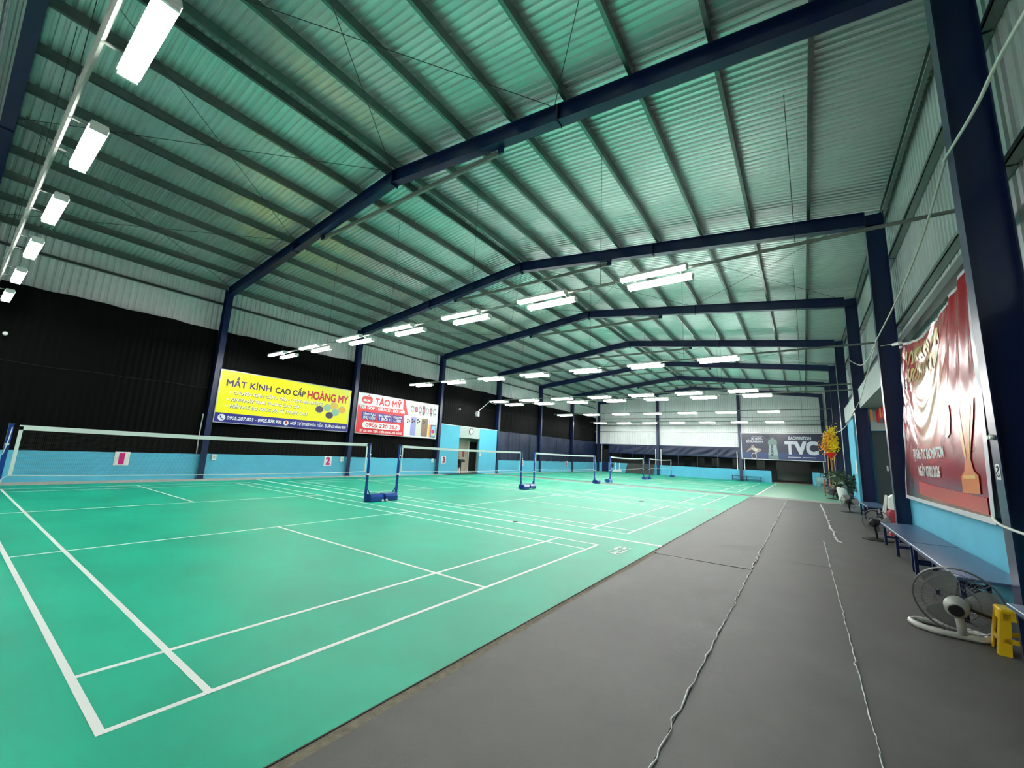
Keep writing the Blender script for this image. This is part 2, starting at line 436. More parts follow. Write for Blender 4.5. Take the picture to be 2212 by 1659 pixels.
# front wall (behind the camera)
wf = structure('wall_front', 'ribbed metal end wall beside the camera')
pr = profile(SW, 4, .02)
for i in range(20):
    x0 = -15.9+i*SW; v = []; 
    for u,h in pr: v.append((x0+u, YB-h, 0))
    for u,h in pr: v.append((x0+u, YB-h, zt(x0+u)+.2))
    k = len(pr); MB().add(v, [(a,a+1,k+a+1,k+a) for a in range(k-1)]).build('wall_sheet', M_siding, wf)
# far wall
wb = structure('wall_far', 'far end wall, bright ribbed metal above a long dark opening')
pr = profile(SW, 6, .02)
for i in range(20):
    x0 = -15.9+i*SW; v = []
    for u,h in pr: v.append((x0+u, YF+h, 2.92))
    for u,h in pr: v.append((x0+u, YF+h, zt(x0+u)+.2))
    k = len(pr); MB().add(v, [(a,a+1,k+a+1,k+a) for a in range(k-1)]).build('wall_sheet', M_siding, wb)
for z in (4.26, 4.93, 5.63): MB().box(XL, XR, YF-.06, YF-.01, z-.03, z+.03).build('girt', M_purlin, wb)
MB().box(XL, XR, YF-.05, YF, 2.84, 2.93).build('lintel_rail', M_navy, wb)
for x in (-15.3, -8.95, -1.7, 4.35):
    mb = MB(); mb.box(x-.12,x+.12,YF-.24,YF-.226,0,zt(x)-.02); mb.box(x-.12,x+.12,YF-.07,YF-.056,0,zt(x)-.02); mb.box(x-.006,x+.006,YF-.226,YF-.07,0,zt(x)-.02)
    mb.build('gable_post', M_navy, wb)
mb = MB()
for s in (-1,1):
    x1 = XL if s < 0 else XR
    MB().prism([(RX,zt(RX)),(x1,zt(x1)),(x1,zt(x1)-.3),(RX,zt(RX)-.3)], 'y', YF-.22, YF-.06).build('rafter', M_navy, wb)
MB().bbox(-15.5, -14.98, YF-.1, YF+.1, 0, .97, .012).build('low_wall', M_cyan, wb)
MB().bbox(-14.18, -9.05, YF-.1, YF+.1, 0, .97, .012).build('low_wall', M_cyan, wb)
MB().bbox(-8.85, .56, YF-.1, YF+.1, 0, .97, .012).build('low_wall', M_cyan, wb)
MB().bbox(3.42, 4.5, YF-.05, YF+.1, 0, 1.03, .012).build('low_wall', M_cyan, wb)
dr = structure('door_2', 'navy sheet door in the far left corner')
MB().box(-14.95, -14.2, YF-.06, YF-.02, 0.03, 1.0).build('door_panel', M_navy, dr)
MB().box(-14.95, -14.2, YF-.05, YF-.03, 1.0, 2.35).build('door_pane', M_glass, dr)
MB().box(-14.98, -14.95, YF-.08, YF, 0, 2.9).build('door_jamb', M_white, dr)
MB().box(-14.2, -14.17, YF-.08, YF, 0, 2.9).build('door_jamb', M_navy, dr)
# dim room behind the far opening
br = structure('wall_backroom', 'dim room wall seen through the far opening')
MB().box(-16, 5, 46.4, 46.5, 0, 4).build('back_wall', M_room, br)
MB().box(-16, 5, YF+.1, 46.4, 3.0, 3.05).build('room_ceiling', mat('dark ceiling', (40,42,44), .8), br)
MB().box(-16, -15.9, YF+.1, 46.4, 0, 3.0).build('room_side', M_room, br); MB().box(4.95, 5.05, YF+.1, 46.4, 0, 3.0).build('room_side', M_room, br)
for i,(xa, xb) in enumerate(((-7.6,-6.9),(-6.5,-5.6),(-4.9,-4.2),(-3.0,-1.9),(-.9,-.2),(.7,3.4))):
    MB().box(xa, xb, 46.34, 46.4, .0, 2.15).build('dark_doorway', M_glass, br)
# thin white strip posts beside the openings
for i,x in enumerate((-9.2,-8.68,-1.98,-1.42,4.2)):
    MB().box(x-.03, x+.03, YF-.14, YF-.08, .97, 2.55).build('white_strip', M_white, wb)

# toilet wall in the fourth bay of the left wall ---------------------------------
tw = structure('wall_toilet', 'tall light blue wall with the toilet doorway')
ya, yb = FR[3]+.12, FR[4]-.12
XT = -15.45
MB().bbox(XT-.15, XT, ya, 19.24, 0, 3.06, .012).build('masonry', M_cyan, tw)
MB().bbox(XT-.15, XT, 21.3, yb, 0, 3.06, .012).build('masonry', M_cyan, tw)
MB().box(XT-.15, XT-.01, 19.24, 21.3, 2.33, 3.05).build('door_lintel', M_grey, tw)
MB().box(XT-.16, XT+.005, ya, yb, 3.055, 3.09).build('coping', M_white, tw)
d1 = structure('door_1', 'open toilet doorway in the light blue wall')
MB().box(-16.5, XT-.15, 18.6, 18.7, 0, 2.6).build('side_wall', M_grey, d1)
MB().box(-16.5, XT-.15, 23.2, 23.3, 0, 2.6).build('side_wall', M_grey, d1)
MB().box(-16.5, -16.4, 18.6, 23.3, 0, 2.6).build('back_wall', mat('beige plaster', (186,174,158), .8), d1)
MB().box(-16.5, XT-.15, 18.6, 23.3, 2.5, 2.6).build('passage_ceiling', M_grey, d1)
MB().box(-16.5, -15.8, 18.6, 23.3, -.15, 0).build('passage_floor', M_conc, d1)
MB().box(-16.41, -16.37, 21.28, 22.12, 0, 2.12).build('inner_doorway', M_dark, d1)
MB().box(-16.42, -16.34, 21.20, 21.28, 0, 2.2).build('inner_jamb', M_white, d1)
MB().box(-16.42, -16.34, 22.12, 22.20, 0, 2.2).build('inner_jamb', M_white, d1)

# black cloth and navy tarpaulins over the left wall -------------------------------
def cloth_wall(name, label, cat, x, y0, y1, z0, z1, m, seed, group, topwave=.03, rib=.178, amp=.010):
    rnd = random.Random(seed); ny = int((y1-y0)/.045); zs = [z0+(z1-z0)*k/9 for k in range(10)]
    v = []; ph = rnd.uniform(0,6)
    for k,z in enumerate(zs):
        t = k/9
        for j in range(ny+1):
            y = y0+(y1-y0)*j/ny
            w = amp*math.sin(2*PI*y/rib+.6*math.sin(y*1.7+ph))*(.35+.65*abs(math.sin(1.3*y+ph+t)))
            w += .02*math.sin(y*.9+t*3+ph)+.012*math.sin(y*2.3-t*6)
            zz = z+(topwave*(math.sin(y*3.1+ph)*.5+math.sin(y*7.3)*.3) if k == 9 else 0)+(.012*math.sin(y*5+ph) if k == 0 else 0)
            v.append((x+w+.03, y, zz))
    n = ny+1; f = [(k*n+j,k*n+j+1,(k+1)*n+j+1,(k+1)*n+j) for k in range(9) for j in range(ny)]
    t = thing(name, label, cat, (0,0,0), 0, group)
    MB().add(v,f).build('cloth', m, t, True)
    p = [(x+.075, y0+(y1-y0)*i/12, z0+(z1-z0)*.52+.02*math.sin(i*1.7+seed)) for i in range(13)]
    MB().tube(p, .006, 5).build('stay_wire', M_cable, t)
    return t
clab = ['black cloth on the left wall above the number one card', 'black cloth on the left wall around the yellow sign', 'black cloth on the left wall around the red phone sign',
        'black cloth above the toilet wall', 'black cloth above the navy tarpaulin with the number four card', 'black cloth above the navy tarpaulin with the number five card', 'black cloth in the far left corner of the hall']
for k,(a,b) in enumerate(bays):
    z0 = .9 if k < 3 else 3.1
    cloth_wall('black_cloth', clab[k], 'curtain', -15.66, a+.13, b-.13, z0, 5.72, M_black, 30+k, 'black cloths along the left wall')
nlab = ['navy tarpaulin over the low wall with the number four card', 'navy tarpaulin over the low wall with the number five card', 'navy tarpaulin beside the far left corner door']
for k in (4,5,6):
    a,b = bays[k]
    t = cloth_wall('navy_tarpaulin', nlab[k-4], 'tarpaulin', -15.66, a+.13, b-.13, .92, 3.06, M_navyfab, 50+k, 'navy tarpaulins along the left wall', .01, .5, .012)
    for y in (a+1.6, a+3.1, a+4.6): MB().box(-15.585, -15.565, y-.015, y+.015, .92, 3.02).build('batten', M_navy, t)
# navy tarpaulins rolled in the far opening
for i,(xa,xb,l) in enumerate(((-14.1,-9.08,'sagging navy tarpaulin hung in the far opening, left part'),(-8.8,-1.85,'sagging navy tarpaulin hung in the far opening, middle part'))):
    t = thing('navy_tarpaulin', l, 'tarpaulin', (0,0,0), 0, 'navy tarpaulins in the far opening')
    nx = 90; nz = 8; v = []
    for k in range(nz+1):
        for j in range(nx+1):
            x = xa+(xb-xa)*j/nx; tt = k/nz
            v.append((x, YF-.03+.05*math.sin(x*6+tt*7+math.sin(x*1.9)*2)*(1-abs(2*tt-1))*.9, 2.84-tt*.85-.03*math.sin(x*2.1)*tt))
    n = nx+1; MB().add(v,[(k*n+j,k*n+j+1,(k+1)*n+j+1,(k+1)*n+j) for k in range(nz) for j in range(nx)]).build('cloth', M_navyfab, t, True)
    for x in [xa+(xb-xa)*q/4 for q in range(5)]: MB().box(x-.025,x+.025,YF-.07,YF-.05,.99,2.84).build('upright', M_navy, t)
    MB().tube([(xa,YF-.03,2.0),(xb,YF-.03,2.0)], .03, 6).build('bottom_rail', M_navy, t)
# dark cloth on the right wall beside the camera
t = thing('black_cloth', 'black cloth on the right wall between the nearest bench and the column', 'curtain')
MB().box(4.765, 4.79, FR[0]+.2, FR[1]-.12, .94, 3.25).build('cloth', M_black, t)

# ------------------------------------------------------------------ right side entry (third and fourth bay)
en = structure('wall_entry', 'side entry under pale beams on the right')
for (ya, yb) in (bays[2], bays[3]):
    MB().box(4.56, 4.86, ya+.12, yb-.12, 3.5, 4.16).build('beam', M_grey, en)
MB().box(4.86, 8.2, 11.25, 23.5, 3.5, 3.6).build('soffit', M_grey, en)
MB().box(8.1, 8.2, 11.25, 23.5, 0, 3.5).build('back_wall', M_cyan, en)
MB().box(4.9, 8.1, 11.25, 11.35, 0, 3.5).build('side_wall', M_grey, en); MB().box(4.9, 8.1, 23.4, 23.5, 0, 3.5).build('side_wall', M_cyan, en)
MB().box(4.80, 8.1, 17.30, 17.40, 2.75, 3.5).build('partition_head', M_grey, en)
MB().box(4.62, 4.80, 18.0, 18.4, 0, 3.5).build('jamb', M_cyan, en)
MB().box(4.62, 4.80, 20.6, 23.2, 0, 3.5).build('jamb', M_cyan, en)
gp = thing('glass_partition', 'dark glass partition of the entry right of the third column', 'partition')
for i in range(4):
    xa = 4.82+i*.62
    MB().box(xa, xa+.58, 17.33, 17.36, .06, 2.7).build('pane', M_glass if i > 1 else mat('smoked glass', (66,76,78), .12, spec=.6), gp)
    MB().box(xa+.58, xa+.62, 17.31, 17.38, 0, 2.75).build('mullion', M_dark, gp)
    MB().box(xa+.27, xa+.31, 17.318, 17.328, 1.45, 1.62).build('handle', M_white, gp)
# ------------------------------------------------------------------ light rails and tube lights
def fixture(name='tube_light', sides=(-1,1)):
    o = obj(name, None)
    ylo, yhi = (-.26 if -1 in sides else 0), .26
    for x in (-.43, .43): MB().box(x-.015, x+.015, ylo, yhi, -.03, -.018).build('bracket', M_pipe, o)
    for s in sides:
        y = s*.23
        b = MB().prism([(y-.085,-.085),(y+.085,-.085),(y+.07,-.03),(y-.07,-.03)], 'x', -.62, .62).build('batten', M_batten, o)
        for q in (-.042,.042):
            MB().tube([(-.59,y+q,-.112),(.59,y+q,-.112)], .017, 8, False).build('tube', M_tube, b)
        for e in (-.605,.605): MB().box(e-.012, e+.012, y-.075, y+.075, -.135, -.085).build('end_cap', M_white, b)
    return o
FX = fixture(); FX1 = fixture(sides=(1,))
RAILS = [(-.41, 4.98, .82, 2.42, 'the rail nearest the camera at top left', 1),
         (6.80, 4.98, .80, 2.425, 'the second rail, over the wide white tape', 0),
         (14.10, 4.98, .76, 2.42, 'the third rail from the camera', 0),
         (21.15, 4.98, .74, 2.42, 'the fourth rail, before the grey runner', 0),
         (22.45, 4.92, 1.22, 2.44, 'the low fifth rail, beyond the grey runner', 0),
         (30.30, 4.98, 1.23, 2.47, 'the sixth rail, between the two far courts', 0),
         (37.90, 4.96, 1.20, 2.47, 'the last rail before the far wall', 0)]
rlab = ['grey pipe rail carrying the lights at the top left corner', 'grey pipe rail carrying the lights over the wide white tape', 'grey pipe rail of lights over the gap between second and third court',
        'grey pipe rail of lights just before the grey runner', 'low grey pipe rail of lights just beyond the grey runner', 'grey pipe rail of lights between the two far courts', 'grey pipe rail of lights nearest the far wall']
used = False
for i,(y,z,x0,dx,l,first) in enumerate(RAILS):
    t = thing('light_rail', rlab[i], 'light rail', (0,0,0), 0, 'pipe rails for the tube lights')
    MB().tube([(-14.7,y,z),(4.88,y,z)], .03, 8).build('pipe', M_pipe, t)
    for x in (-13.9,-10.6,-7.2,-3.9,-.33,3.0): MB().tube([(x,y,z+.02),(x,y,zt(x)+.1)], .005, 4).build('hanger_wire', M_cable, t)
    for k in range(7):
        src = FX1 if first else FX
        o = src if k == 0 and i in (0,1) else copy_tree(src)
        o.location = (x0-dx*k, y, z)
        tag(o, '%s tube light from the right, on %s' % (ORD[k], l), 'light', 'tube lights hung on the rails')

# ------------------------------------------------------------------ nets and posts
def net_material():
    m = bpy.data.materials.new('brown net mesh'); m.use_nodes = True; nt = m.node_tree
    out = nt.nodes['Material Output']; b = nt.nodes['Principled BSDF']
    b.inputs['Base Color'].default_value = lin((40,34,28)); b.inputs['Roughness'].default_value = .8
    tc = nt.nodes.new('ShaderNodeTexCoord'); sp = nt.nodes.new('ShaderNodeSeparateXYZ'); nt.links.new(tc.outputs['Object'], sp.inputs[0])
    facs = []
    for ax in ('Y','Z'):
        a = nt.nodes.new('ShaderNodeMath'); a.operation = 'MULTIPLY'; a.inputs[1].default_value = 50; nt.links.new(sp.outputs[ax], a.inputs[0])
        f = nt.nodes.new('ShaderNodeMath'); f.operation = 'FRACT'; nt.links.new(a.outputs[0], f.inputs[0])
        c = nt.nodes.new('ShaderNodeMath'); c.operation = 'LESS_THAN'; c.inputs[1].default_value = .07; nt.links.new(f.outputs[0], c.inputs[0]); facs.append(c)
    mx = nt.nodes.new('ShaderNodeMath'); mx.operation = 'MAXIMUM'; nt.links.new(facs[0].outputs[0], mx.inputs[0]); nt.links.new(facs[1].outputs[0], mx.inputs[1])
    tr = nt.nodes.new('ShaderNodeBsdfTransparent'); ms = nt.nodes.new('ShaderNodeMixShader')
    nt.links.new(mx.outputs[0], ms.inputs[0]); nt.links.new(tr.outputs[0], ms.inputs[1]); nt.links.new(b.outputs[0], ms.inputs[2]); nt.links.new(ms.outputs[0], out.inputs[0])
    return m
M_net = net_material()
NX = -6.7
def net(y0, y1, label, sag):
    t = thing('badminton_net', label, 'net', (NX,0,0), 0, 'badminton nets across the courts')
    a, b = y0+.05, y1-.05; n = 24
    def top(y): u = (y-a)/(b-a); return 1.545-sag*4*u*(1-u)
    def bot(y): u = (y-a)/(b-a); return .80-.03*4*u*(1-u)
    ys = [a+(b-a)*i/n for i in range(n+1)]
    v = []; 
    for y in ys: v += [(0,y,bot(y)),(0,y,top(y))]
    MB().add(v,[(2*i,2*i+2,2*i+3,2*i+1) for i in range(n)]).build('net_mesh', M_net, t)
    mb = MB(); v = []
    for y in ys: v += [(-.006,y,top(y)-.072),(.006,y,top(y)-.072),(.006,y,top(y)),(-.006,y,top(y))]
    f = []
    for i in range(n):
        for k in range(4): f.append((4*i+k,4*i+(k+1)%4,4*i+4+(k+1)%4,4*i+4+k))
    MB().add(v,f).build('top_tape', M_line, t)
    MB().tube([(0,y,bot(y)) for y in ys], .008, 5).build('bottom_cord', M_line, t)
    for y in (a+.02,b-.02): MB().box(-.006,.006,y-.02,y+.02,bot(y),top(y)-.02).build('side_tape', M_line, t)
    for (y,q) in ((a,y0),(b,y1)): MB().tube([(0,y,bot(y)),(0,q,.75)], .005, 4).build('tie_cord', M_line, t)
nl = ['badminton net of the nearest court, top tape against the black cloth', 'badminton net of the second court, in front of the number three card', 'badminton net of the third court, just before the grey runner',
      'badminton net of the fourth court, in front of the leaning glass panels', 'smallest badminton net, on the court nearest the far wall']
NETY = [(-.02,6.18),(7.25,13.58),(14.66,20.95),(23.3,29.6),(31.1,37.3)]
for i,(a,b) in enumerate(NETY): net(a, b, nl[i], .02 if i < 3 else .05)
def post(y, s, label):
    t = thing('net_post', label, 'net post', (NX,y,MAT_H), 0, 'blue wheeled net posts')
    MB().box(-.025,.025,-.025,.025,0,1.55).build('upright', M_post, t)
    MB().box(-.028,.028,-.028,.028,1.55,1.565).build('post_cap', M_blackp, t)
    MB().box(-.034,.034,-.034,.034,.70,.74).build('collar', M_white, t)
    MB().tube([(0,s*.02,.36),(0,s*.16,.17)], .016, 6).build('brace', M_post, t)
    ya, yb = sorted((s*.02,s*.2)); MB().box(-.03,.03,ya,yb,.03,.07).build('foot_bar', M_post, t)
    ya, yb = sorted((s*.07,s*.465)); MB().prism([(-.15,.02),(.17,.02),(.17,.13),(.12,.20),(-.10,.20),(-.15,.13)],'y',ya,yb).build('weight_box', M_post, t)
    for x in (-.14,.14): MB().lathe([(.03,-.018),(.034,-.01),(.034,.01),(.03,.018)], (x+.03,s*.44,.034), 12, 'x').build('wheel', M_white, t)
    MB().lathe([(.02,0),(.02,.03)], (.025,0,1.25), 8, 'x').build('cleat', M_white, t)
    MB().tube([(.03,-.01*s,1.5),(.034,0,1.28),(.03,.02*s,1.1)], .006, 4).build('rope', M_line, t)
pl = ['nearest net post, cut by the left edge of the picture','net post left of the pair between the first and second net','net post right of the pair between the first and second net',
      'net post left of the pair between the second and third net','net post right of the pair between the second and third net','net post left of the pair standing by the grey runner','net post right of the pair standing by the grey runner',
      'net post left of the pair between the two farthest nets','net post right of the pair between the two farthest nets','last net post, right end of the smallest net']
k = 0
for (a,b) in NETY:
    post(a-.03, -1, pl[k]); post(b+.03, 1, pl[k+1]); k += 2

# ------------------------------------------------------------------ signs on the left wall
def sign_root(name, label, loc, rz): return thing(name, label, 'sign', loc, rz)
M_frame = mat('aluminium sign frame', (170,172,172), .4, .5)
# yellow optician sign: x to the right = +y
W, H = 5.62, 2.02
s = sign_root('yellow_sign', 'yellow optician sign with purple and red lettering on the left wall', (-15.36, 5.36, 2.14), PI/2)
MB().box(0, W, 0, .05, 0, H).build('panel', M_yellow, s)
for a in ((-.03,0,-.02,H+.02),(W,W+.03,-.02,H+.02),(0,W,H,H+.03),(0,W,-.03,0)): MB().box(a[0],a[1],-.012,.05,a[2],a[3]).build('frame', M_frame, s)
flat(s, 'bottom_band', rect(0,W,0,.36), M_indigo)
M_pl = mat('plum ink', (70,44,104), .4); M_red2 = mat('red ink', (206,20,34), .4); M_gold2 = mat('cream ink', (250,246,220), .4)
lettering(s, 'MẮT KÍNH', .22, 1.9, 1.42, .24, M_pl, bold=.022); lettering(s, 'CAO CẤP', 2.06, 3.36, 1.40, .24, M_ink, bold=.022)
lettering(s, 'HOÀNG MY', 3.46, 5.5, 1.36, .34, M_red2, bold=.026)
for (tx, xa, xb, z) in (('CHUYÊN KÍNH: CẬN - VIỄN - LOẠN - ĐA TRÒNG', .52, 4.2, 1.12), ('KÍNH MÁT THỜI TRANG CAO CẤP', .46, 3.2, .85), ('MIỄN PHÍ ĐO KHÚC XẠ KĨ THUẬT CAO', .44, 3.55, .58)):
    lettering(s, tx, xa+.012, xb+.012, z-.012, .125, M_ink, -.0032, .03, .15, 'letter_shadow'); lettering(s, tx, xa, xb, z, .125, M_gold2, -.0056, .018, .15)
    flat(s, 'bullet', disc(xa-.12, z+.06, .035, 12), M_gold2)
flat(s, 'phone_badge', disc(.24, .18, .13), M_wprint, -.005)
flat(s, 'phone_icon', [(.18,.23),(.22,.26),(.23,.21),(.22,.19),(.26,.14),(.29,.15),(.32,.11),(.28,.09),(.23,.12),(.19,.18)], M_indigo, -.007)
lettering(s, '0905.207.003 - 0905.878.935', .42, 2.5, .12, .13, M_wprint, -.0055, .022, .1)
flat(s, 'pin_badge', disc(2.68, .17, .11), M_wprint, -.005); flat(s, 'pin_icon', [(2.68,.09),(2.73,.19),(2.715,.23),(2.68,.245),(2.645,.23),(2.63,.19)], M_red2, -.007)
lettering(s, 'NGÃ TƯ ĐT605 HÒA TIẾN - ĐƯỜNG VÀNH ĐAI', 2.86, 5.54, .12, .12, M_wprint, -.0055, .022, .1)
for i,(cx,cz,c) in enumerate(((4.1,.93,(74,58,70)),(4.62,.70,(60,52,64)),(4.48,1.05,(150,190,150)),(4.9,.86,(140,186,160)),(4.80,1.18,(226,180,60)),(5.24,1.03,(226,166,50)))):
    flat(s, 'lens_rim', disc(cx,cz,.20,24,.165), M_frame, -.004)
    flat(s, 'lens_print', disc(cx,cz,.185,24,.15), mat('lens print %d' % i, c, .3), -.006)
# red phone sign
W, H = 5.55, 2.03
s = sign_root('red_phone_sign', 'red and white phone shop sign on the left wall', (-15.36, 11.45, 2.13), PI/2)
MB().box(0, W, 0, .05, 0, H).build('panel', M_wprint, s)
for a in ((-.03,0,-.02,H+.02),(W,W+.03,-.02,H+.02),(0,W,H,H+.03),(0,W,-.03,0)): MB().box(a[0],a[1],-.012,.05,a[2],a[3]).build('frame', M_frame, s)
flat(s, 'red_field', [(0,0),(3.05,0),(3.0,1.18),(3.26,1.2),(2.98,2.03),(2.86,2.03),(2.86,1.45),(0,1.42)], M_red)
flat(s, 'logo_badge', rrect(.10,2.82,1.48,2.0,.12), M_wprint, -.005)
flat(s, 'apple_logo', disc(.42,1.72,.23,24,.2), M_red, -.006); flat(s, 'apple_logo', disc(.66,1.72,.2,24,.19), M_red, -.0065)
flat(s, 'apple_bite', disc(.93,1.74,.11), M_wprint, -.008); flat(s, 'apple_leaf', [(.5,1.94),(.6,2.0),(.66,1.99),(.58,1.93)], M_red, -.008)
lettering(s, 'az', .28, .72, 1.64, .14, M_wprint, -.009, .03)
lettering(s, 'TÁO MỸ', .98, 2.74, 1.54, .32, M_red, -.008, .03)
lettering(s, 'TRẢ GÓP - THU CŨ - ĐỔI MỚI', .08, 3.0, 1.24, .15, M_wprint, -.006, .03)
for xa, xb, a, b in ((.28,1.16,'TẶNG FULL','PHỤ KIỆN'),(1.24,2.12,'BẢO HÀNH','1 ĐỔI 1'),(2.2,2.9,'VOUCHER','1.100K')):
    flat(s, 'offer_box', rect(xa,xb,.70,1.10), M_indigo, -.005)
    lettering(s, a, xa+.06, xb-.06, .94, .10, M_wprint, -.0075, .02); lettering(s, b, xa+.10, xb-.08, .74, .14, M_wprint, -.0075, .02)
flat(s, 'number_badge', rrect(.36,2.78,.27,.60,.15), M_wprint, -.005)
lettering(s, '0905 230 353', .55, 2.56, .34, .19, M_red, -.0075, .02, .1)
lettering(s, 'ĐT 605 HÒA TIẾN - HÒA VANG - ĐÀ NẴNG', .24, 2.92, .07, .11, M_wprint, -.006, .022)
for i,(xa,xb,z0,z1,c) in enumerate(((3.15,3.52,.08,1.10,(236,236,234)),(3.50,3.95,.08,1.12,(150,146,206)),(3.9,4.35,.08,1.14,(222,214,204)),(4.32,4.82,.06,1.12,(138,108,92)))):
    flat(s, 'phone_print', rrect(xa,xb,z0,z1,.07), mat('phone print %d' % i, c, .3), -.004-.001*i)
    for cx,cz in ((xa+.12,z1-.14),(xa+.12,z1-.30),(xa+.25,z1-.22)): flat(s, 'camera_lens_print', disc(cx,cz,.055,14), M_ink, -.010)
for i,c in enumerate(((246,232,190),(246,196,64),(232,120,110),(226,90,130))): flat(s, 'tablet_edge_print', rect(4.80+.09*i,4.88+.09*i,.06,.80), mat('tablet print %d' % i, c, .3), -.004)
flat(s, 'tablet_print', rrect(5.10,5.5,.06,.80,.03), M_ink, -.005); flat(s, 'screen_print', rect(5.13,5.47,.10,.76), mat('sky print', (150,200,232), .3), -.007)
flat(s, 'screen_swirl', disc(5.28,.40,.13,16,.11), M_mag, -.009); flat(s, 'screen_swirl', disc(5.36,.26,.1,16,.07), M_yellow, -.0085)
for cx in (4.95,5.15): 
    flat(s, 'earbud_print', disc(cx,1.0,.055,12,.07), M_frame, -.005); flat(s, 'earbud_stem', rect(cx-.012,cx+.012,.82,.98), M_frame, -.004)
for i,c in enumerate(((210,214,170),(236,232,228),(206,170,176),(96,86,80),(228,226,214),(150,156,160),(206,206,196))):
    cx = 3.55+i*.29; flat(s, 'watch_strap_print', rrect(cx-.10,cx+.10,1.30,1.86,.08), mat('strap print %d' % i, c, .4), -.004)
    flat(s, 'watch_face_print', rrect(cx-.10,cx+.12,1.44,1.74,.06), M_ink, -.006); flat(s, 'watch_dial_print', rrect(cx-.07,cx+.09,1.48,1.70,.04), M_wprint if i % 2 == 0 else mat('dial print', (196,120,140), .4), -.008)
# TVC sign on the far wall
W, H = 5.85, 2.22
s = sign_root('sports_drink_sign', 'dark blue sign with big white TVC letters on the far wall', (-1.55, YF-.34, 1.96), 0)
mnavy = mat('night blue print', (34,40,66), .3, var=.25, vscale=.8)
MB().box(0, W, 0, .06, 0, H).build('panel', mnavy, s)
for a in ((-.05,0,-.05,H+.05),(W,W+.05,-.05,H+.05),(0,W,H,H+.05),(0,W,-.05,0)): MB().box(a[0],a[1],-.02,.06,a[2],a[3]).build('frame', M_white, s)
flat(s, 'floor_print', rect(0,W,0,.55), mat('court blue print', (34,54,104), .3))
M_pw = mat('silver print', (206,210,222), .35)
lettering(s, 'BADMINTON', 3.5, 5.05, 1.72, .24, M_pw, -.006, .022); lettering(s, 'T', 3.2, 3.92, .55, .96, M_pw, -.006, .05); lettering(s, 'V', 3.86, 4.72, .55, .96, M_pw, -.006, .05); lettering(s, 'C', 4.68, 5.5, .55, .96, M_pw, -.006, .05)
lettering(s, 'BÙ NƯỚC', .78, 1.62, 1.68, .17, M_pw, -.006, .022); lettering(s, 'BỔ SUNG ION', .38, 1.64, 1.42, .17, M_pw, -.006, .022)
flat(s, 'small_print', rect(.8,1.6,1.96,1.99), M_pw, -.006); flat(s, 'small_print', rect(3.4,4.3,.22,.27), M_pw, -.007); flat(s, 'small_print', rect(4.4,5.3,.22,.27), M_pw, -.007)
mb_ = mat('bottle print', (104,128,126), .3); flat(s, 'bottle_print', [(1.98,.02),(2.72,.02),(2.70,.5),(2.60,.95),(2.68,1.45),(2.62,1.68),(2.45,1.74),(2.45,1.86),(2.24,1.86),(2.24,1.74),(2.06,1.66),(2.0,1.4),(2.10,.95),(1.98,.5)], mb_, -.005)
flat(s, 'label_print', [(2.0,.35),(2.70,.35),(2.62,1.25),(2.08,1.25)], mat('bottle label print', (140,164,164), .3), -.007)
me = text_mesh('Revive', .03); xs = [v.co.x for v in me.vertices]; kx = .95/(max(xs)-min(xs))
for v in me.vertices: v.co = (2.36-v.co.y*.30, -.010-v.co.z, .32+(v.co.x-min(xs))*kx)
me.materials.clear(); me.materials.append(M_ink); obj('lettering', me, s)
ms_ = mat('player print', (150,136,130), .5); ms2 = mat('player shirt print', (196,192,190), .5)
flat(s, 'player_print', [(.40,.55),(.36,.62),(.52,.86),(.72,.98),(.78,1.08),(.94,1.10),(1.0,.96),(1.2,.92),(1.42,.90),(1.5,.78),(1.38,.62),(1.24,.60),(1.1,.42),(1.0,.5),(.96,.66),(.76,.78),(.6,.74)], ms_, -.005)
flat(s, 'player_print', disc(.86,1.10,.12,14), ms_, -.006); flat(s, 'player_shirt_print', [(.78,.92),(1.0,.96),(1.24,.86),(1.2,.66),(.98,.68)], ms2, -.007)
flat(s, 'racket_print', disc(.92,.24,.2,20,.26), ms2, -.006); flat(s, 'racket_print', disc(.92,.24,.17,20,.22), mnavy, -.008); flat(s, 'racket_shaft_print', [(.98,.46),(1.12,.62),(1.14,.60),(1.0,.44)], ms2, -.006)

# number cards, clock, switches --------------------------------------------------
def card(n, y, z, colr, x=-15.50):
    s = thing('number_card', 'white card with a %s number %s on the left wall' % (colr, ['one','two','three','four','five'][n-1]), 'number card', (x, y, z), PI/2, 'court number cards')
    MB().box(-.19, .19, 0, .006, -.22, .22).build('card', M_wprint, s)
    lettering(s, str(n), -.11 if n > 1 else -.08, .11 if n > 1 else .06, -.16, .32, M_mag if n < 3 else mat('dark red print', (150,20,40), .4), -.004, .05, name='digit')
card(1, 3.02, .70, 'magenta'); card(2, 10.27, .70, 'magenta'); card(3, 17.9, .86, 'dark red', -15.43); card(4, 26.8, .74, 'dark red'); card(5, 34.4, .74, 'dark red')
ck = thing('wall_clock', 'round wall clock with dark rim above the toilet doorway', 'clock', (XT-.005, 20.35, 2.80), PI/2)
MB().lathe([(.17,0),(.20,-.02),(.20,-.05),(.17,-.05),(.168,-.03)], (0,0,0), 28, 'y', False).build('rim', M_blackp, ck); MB().lathe([(.168,-.03),(.168,-.034)], (0,0,0), 28, 'y').build('dial', M_wprint, ck)
MB().box(-.006,.006,-.04,-.036,0,.13).build('hand', M_blackp, ck); MB().prism([(0,-.006),(.08,.03),(.08,.045),(0,.008)], 'y', -.040,-.036).build('hand', M_blackp, ck)
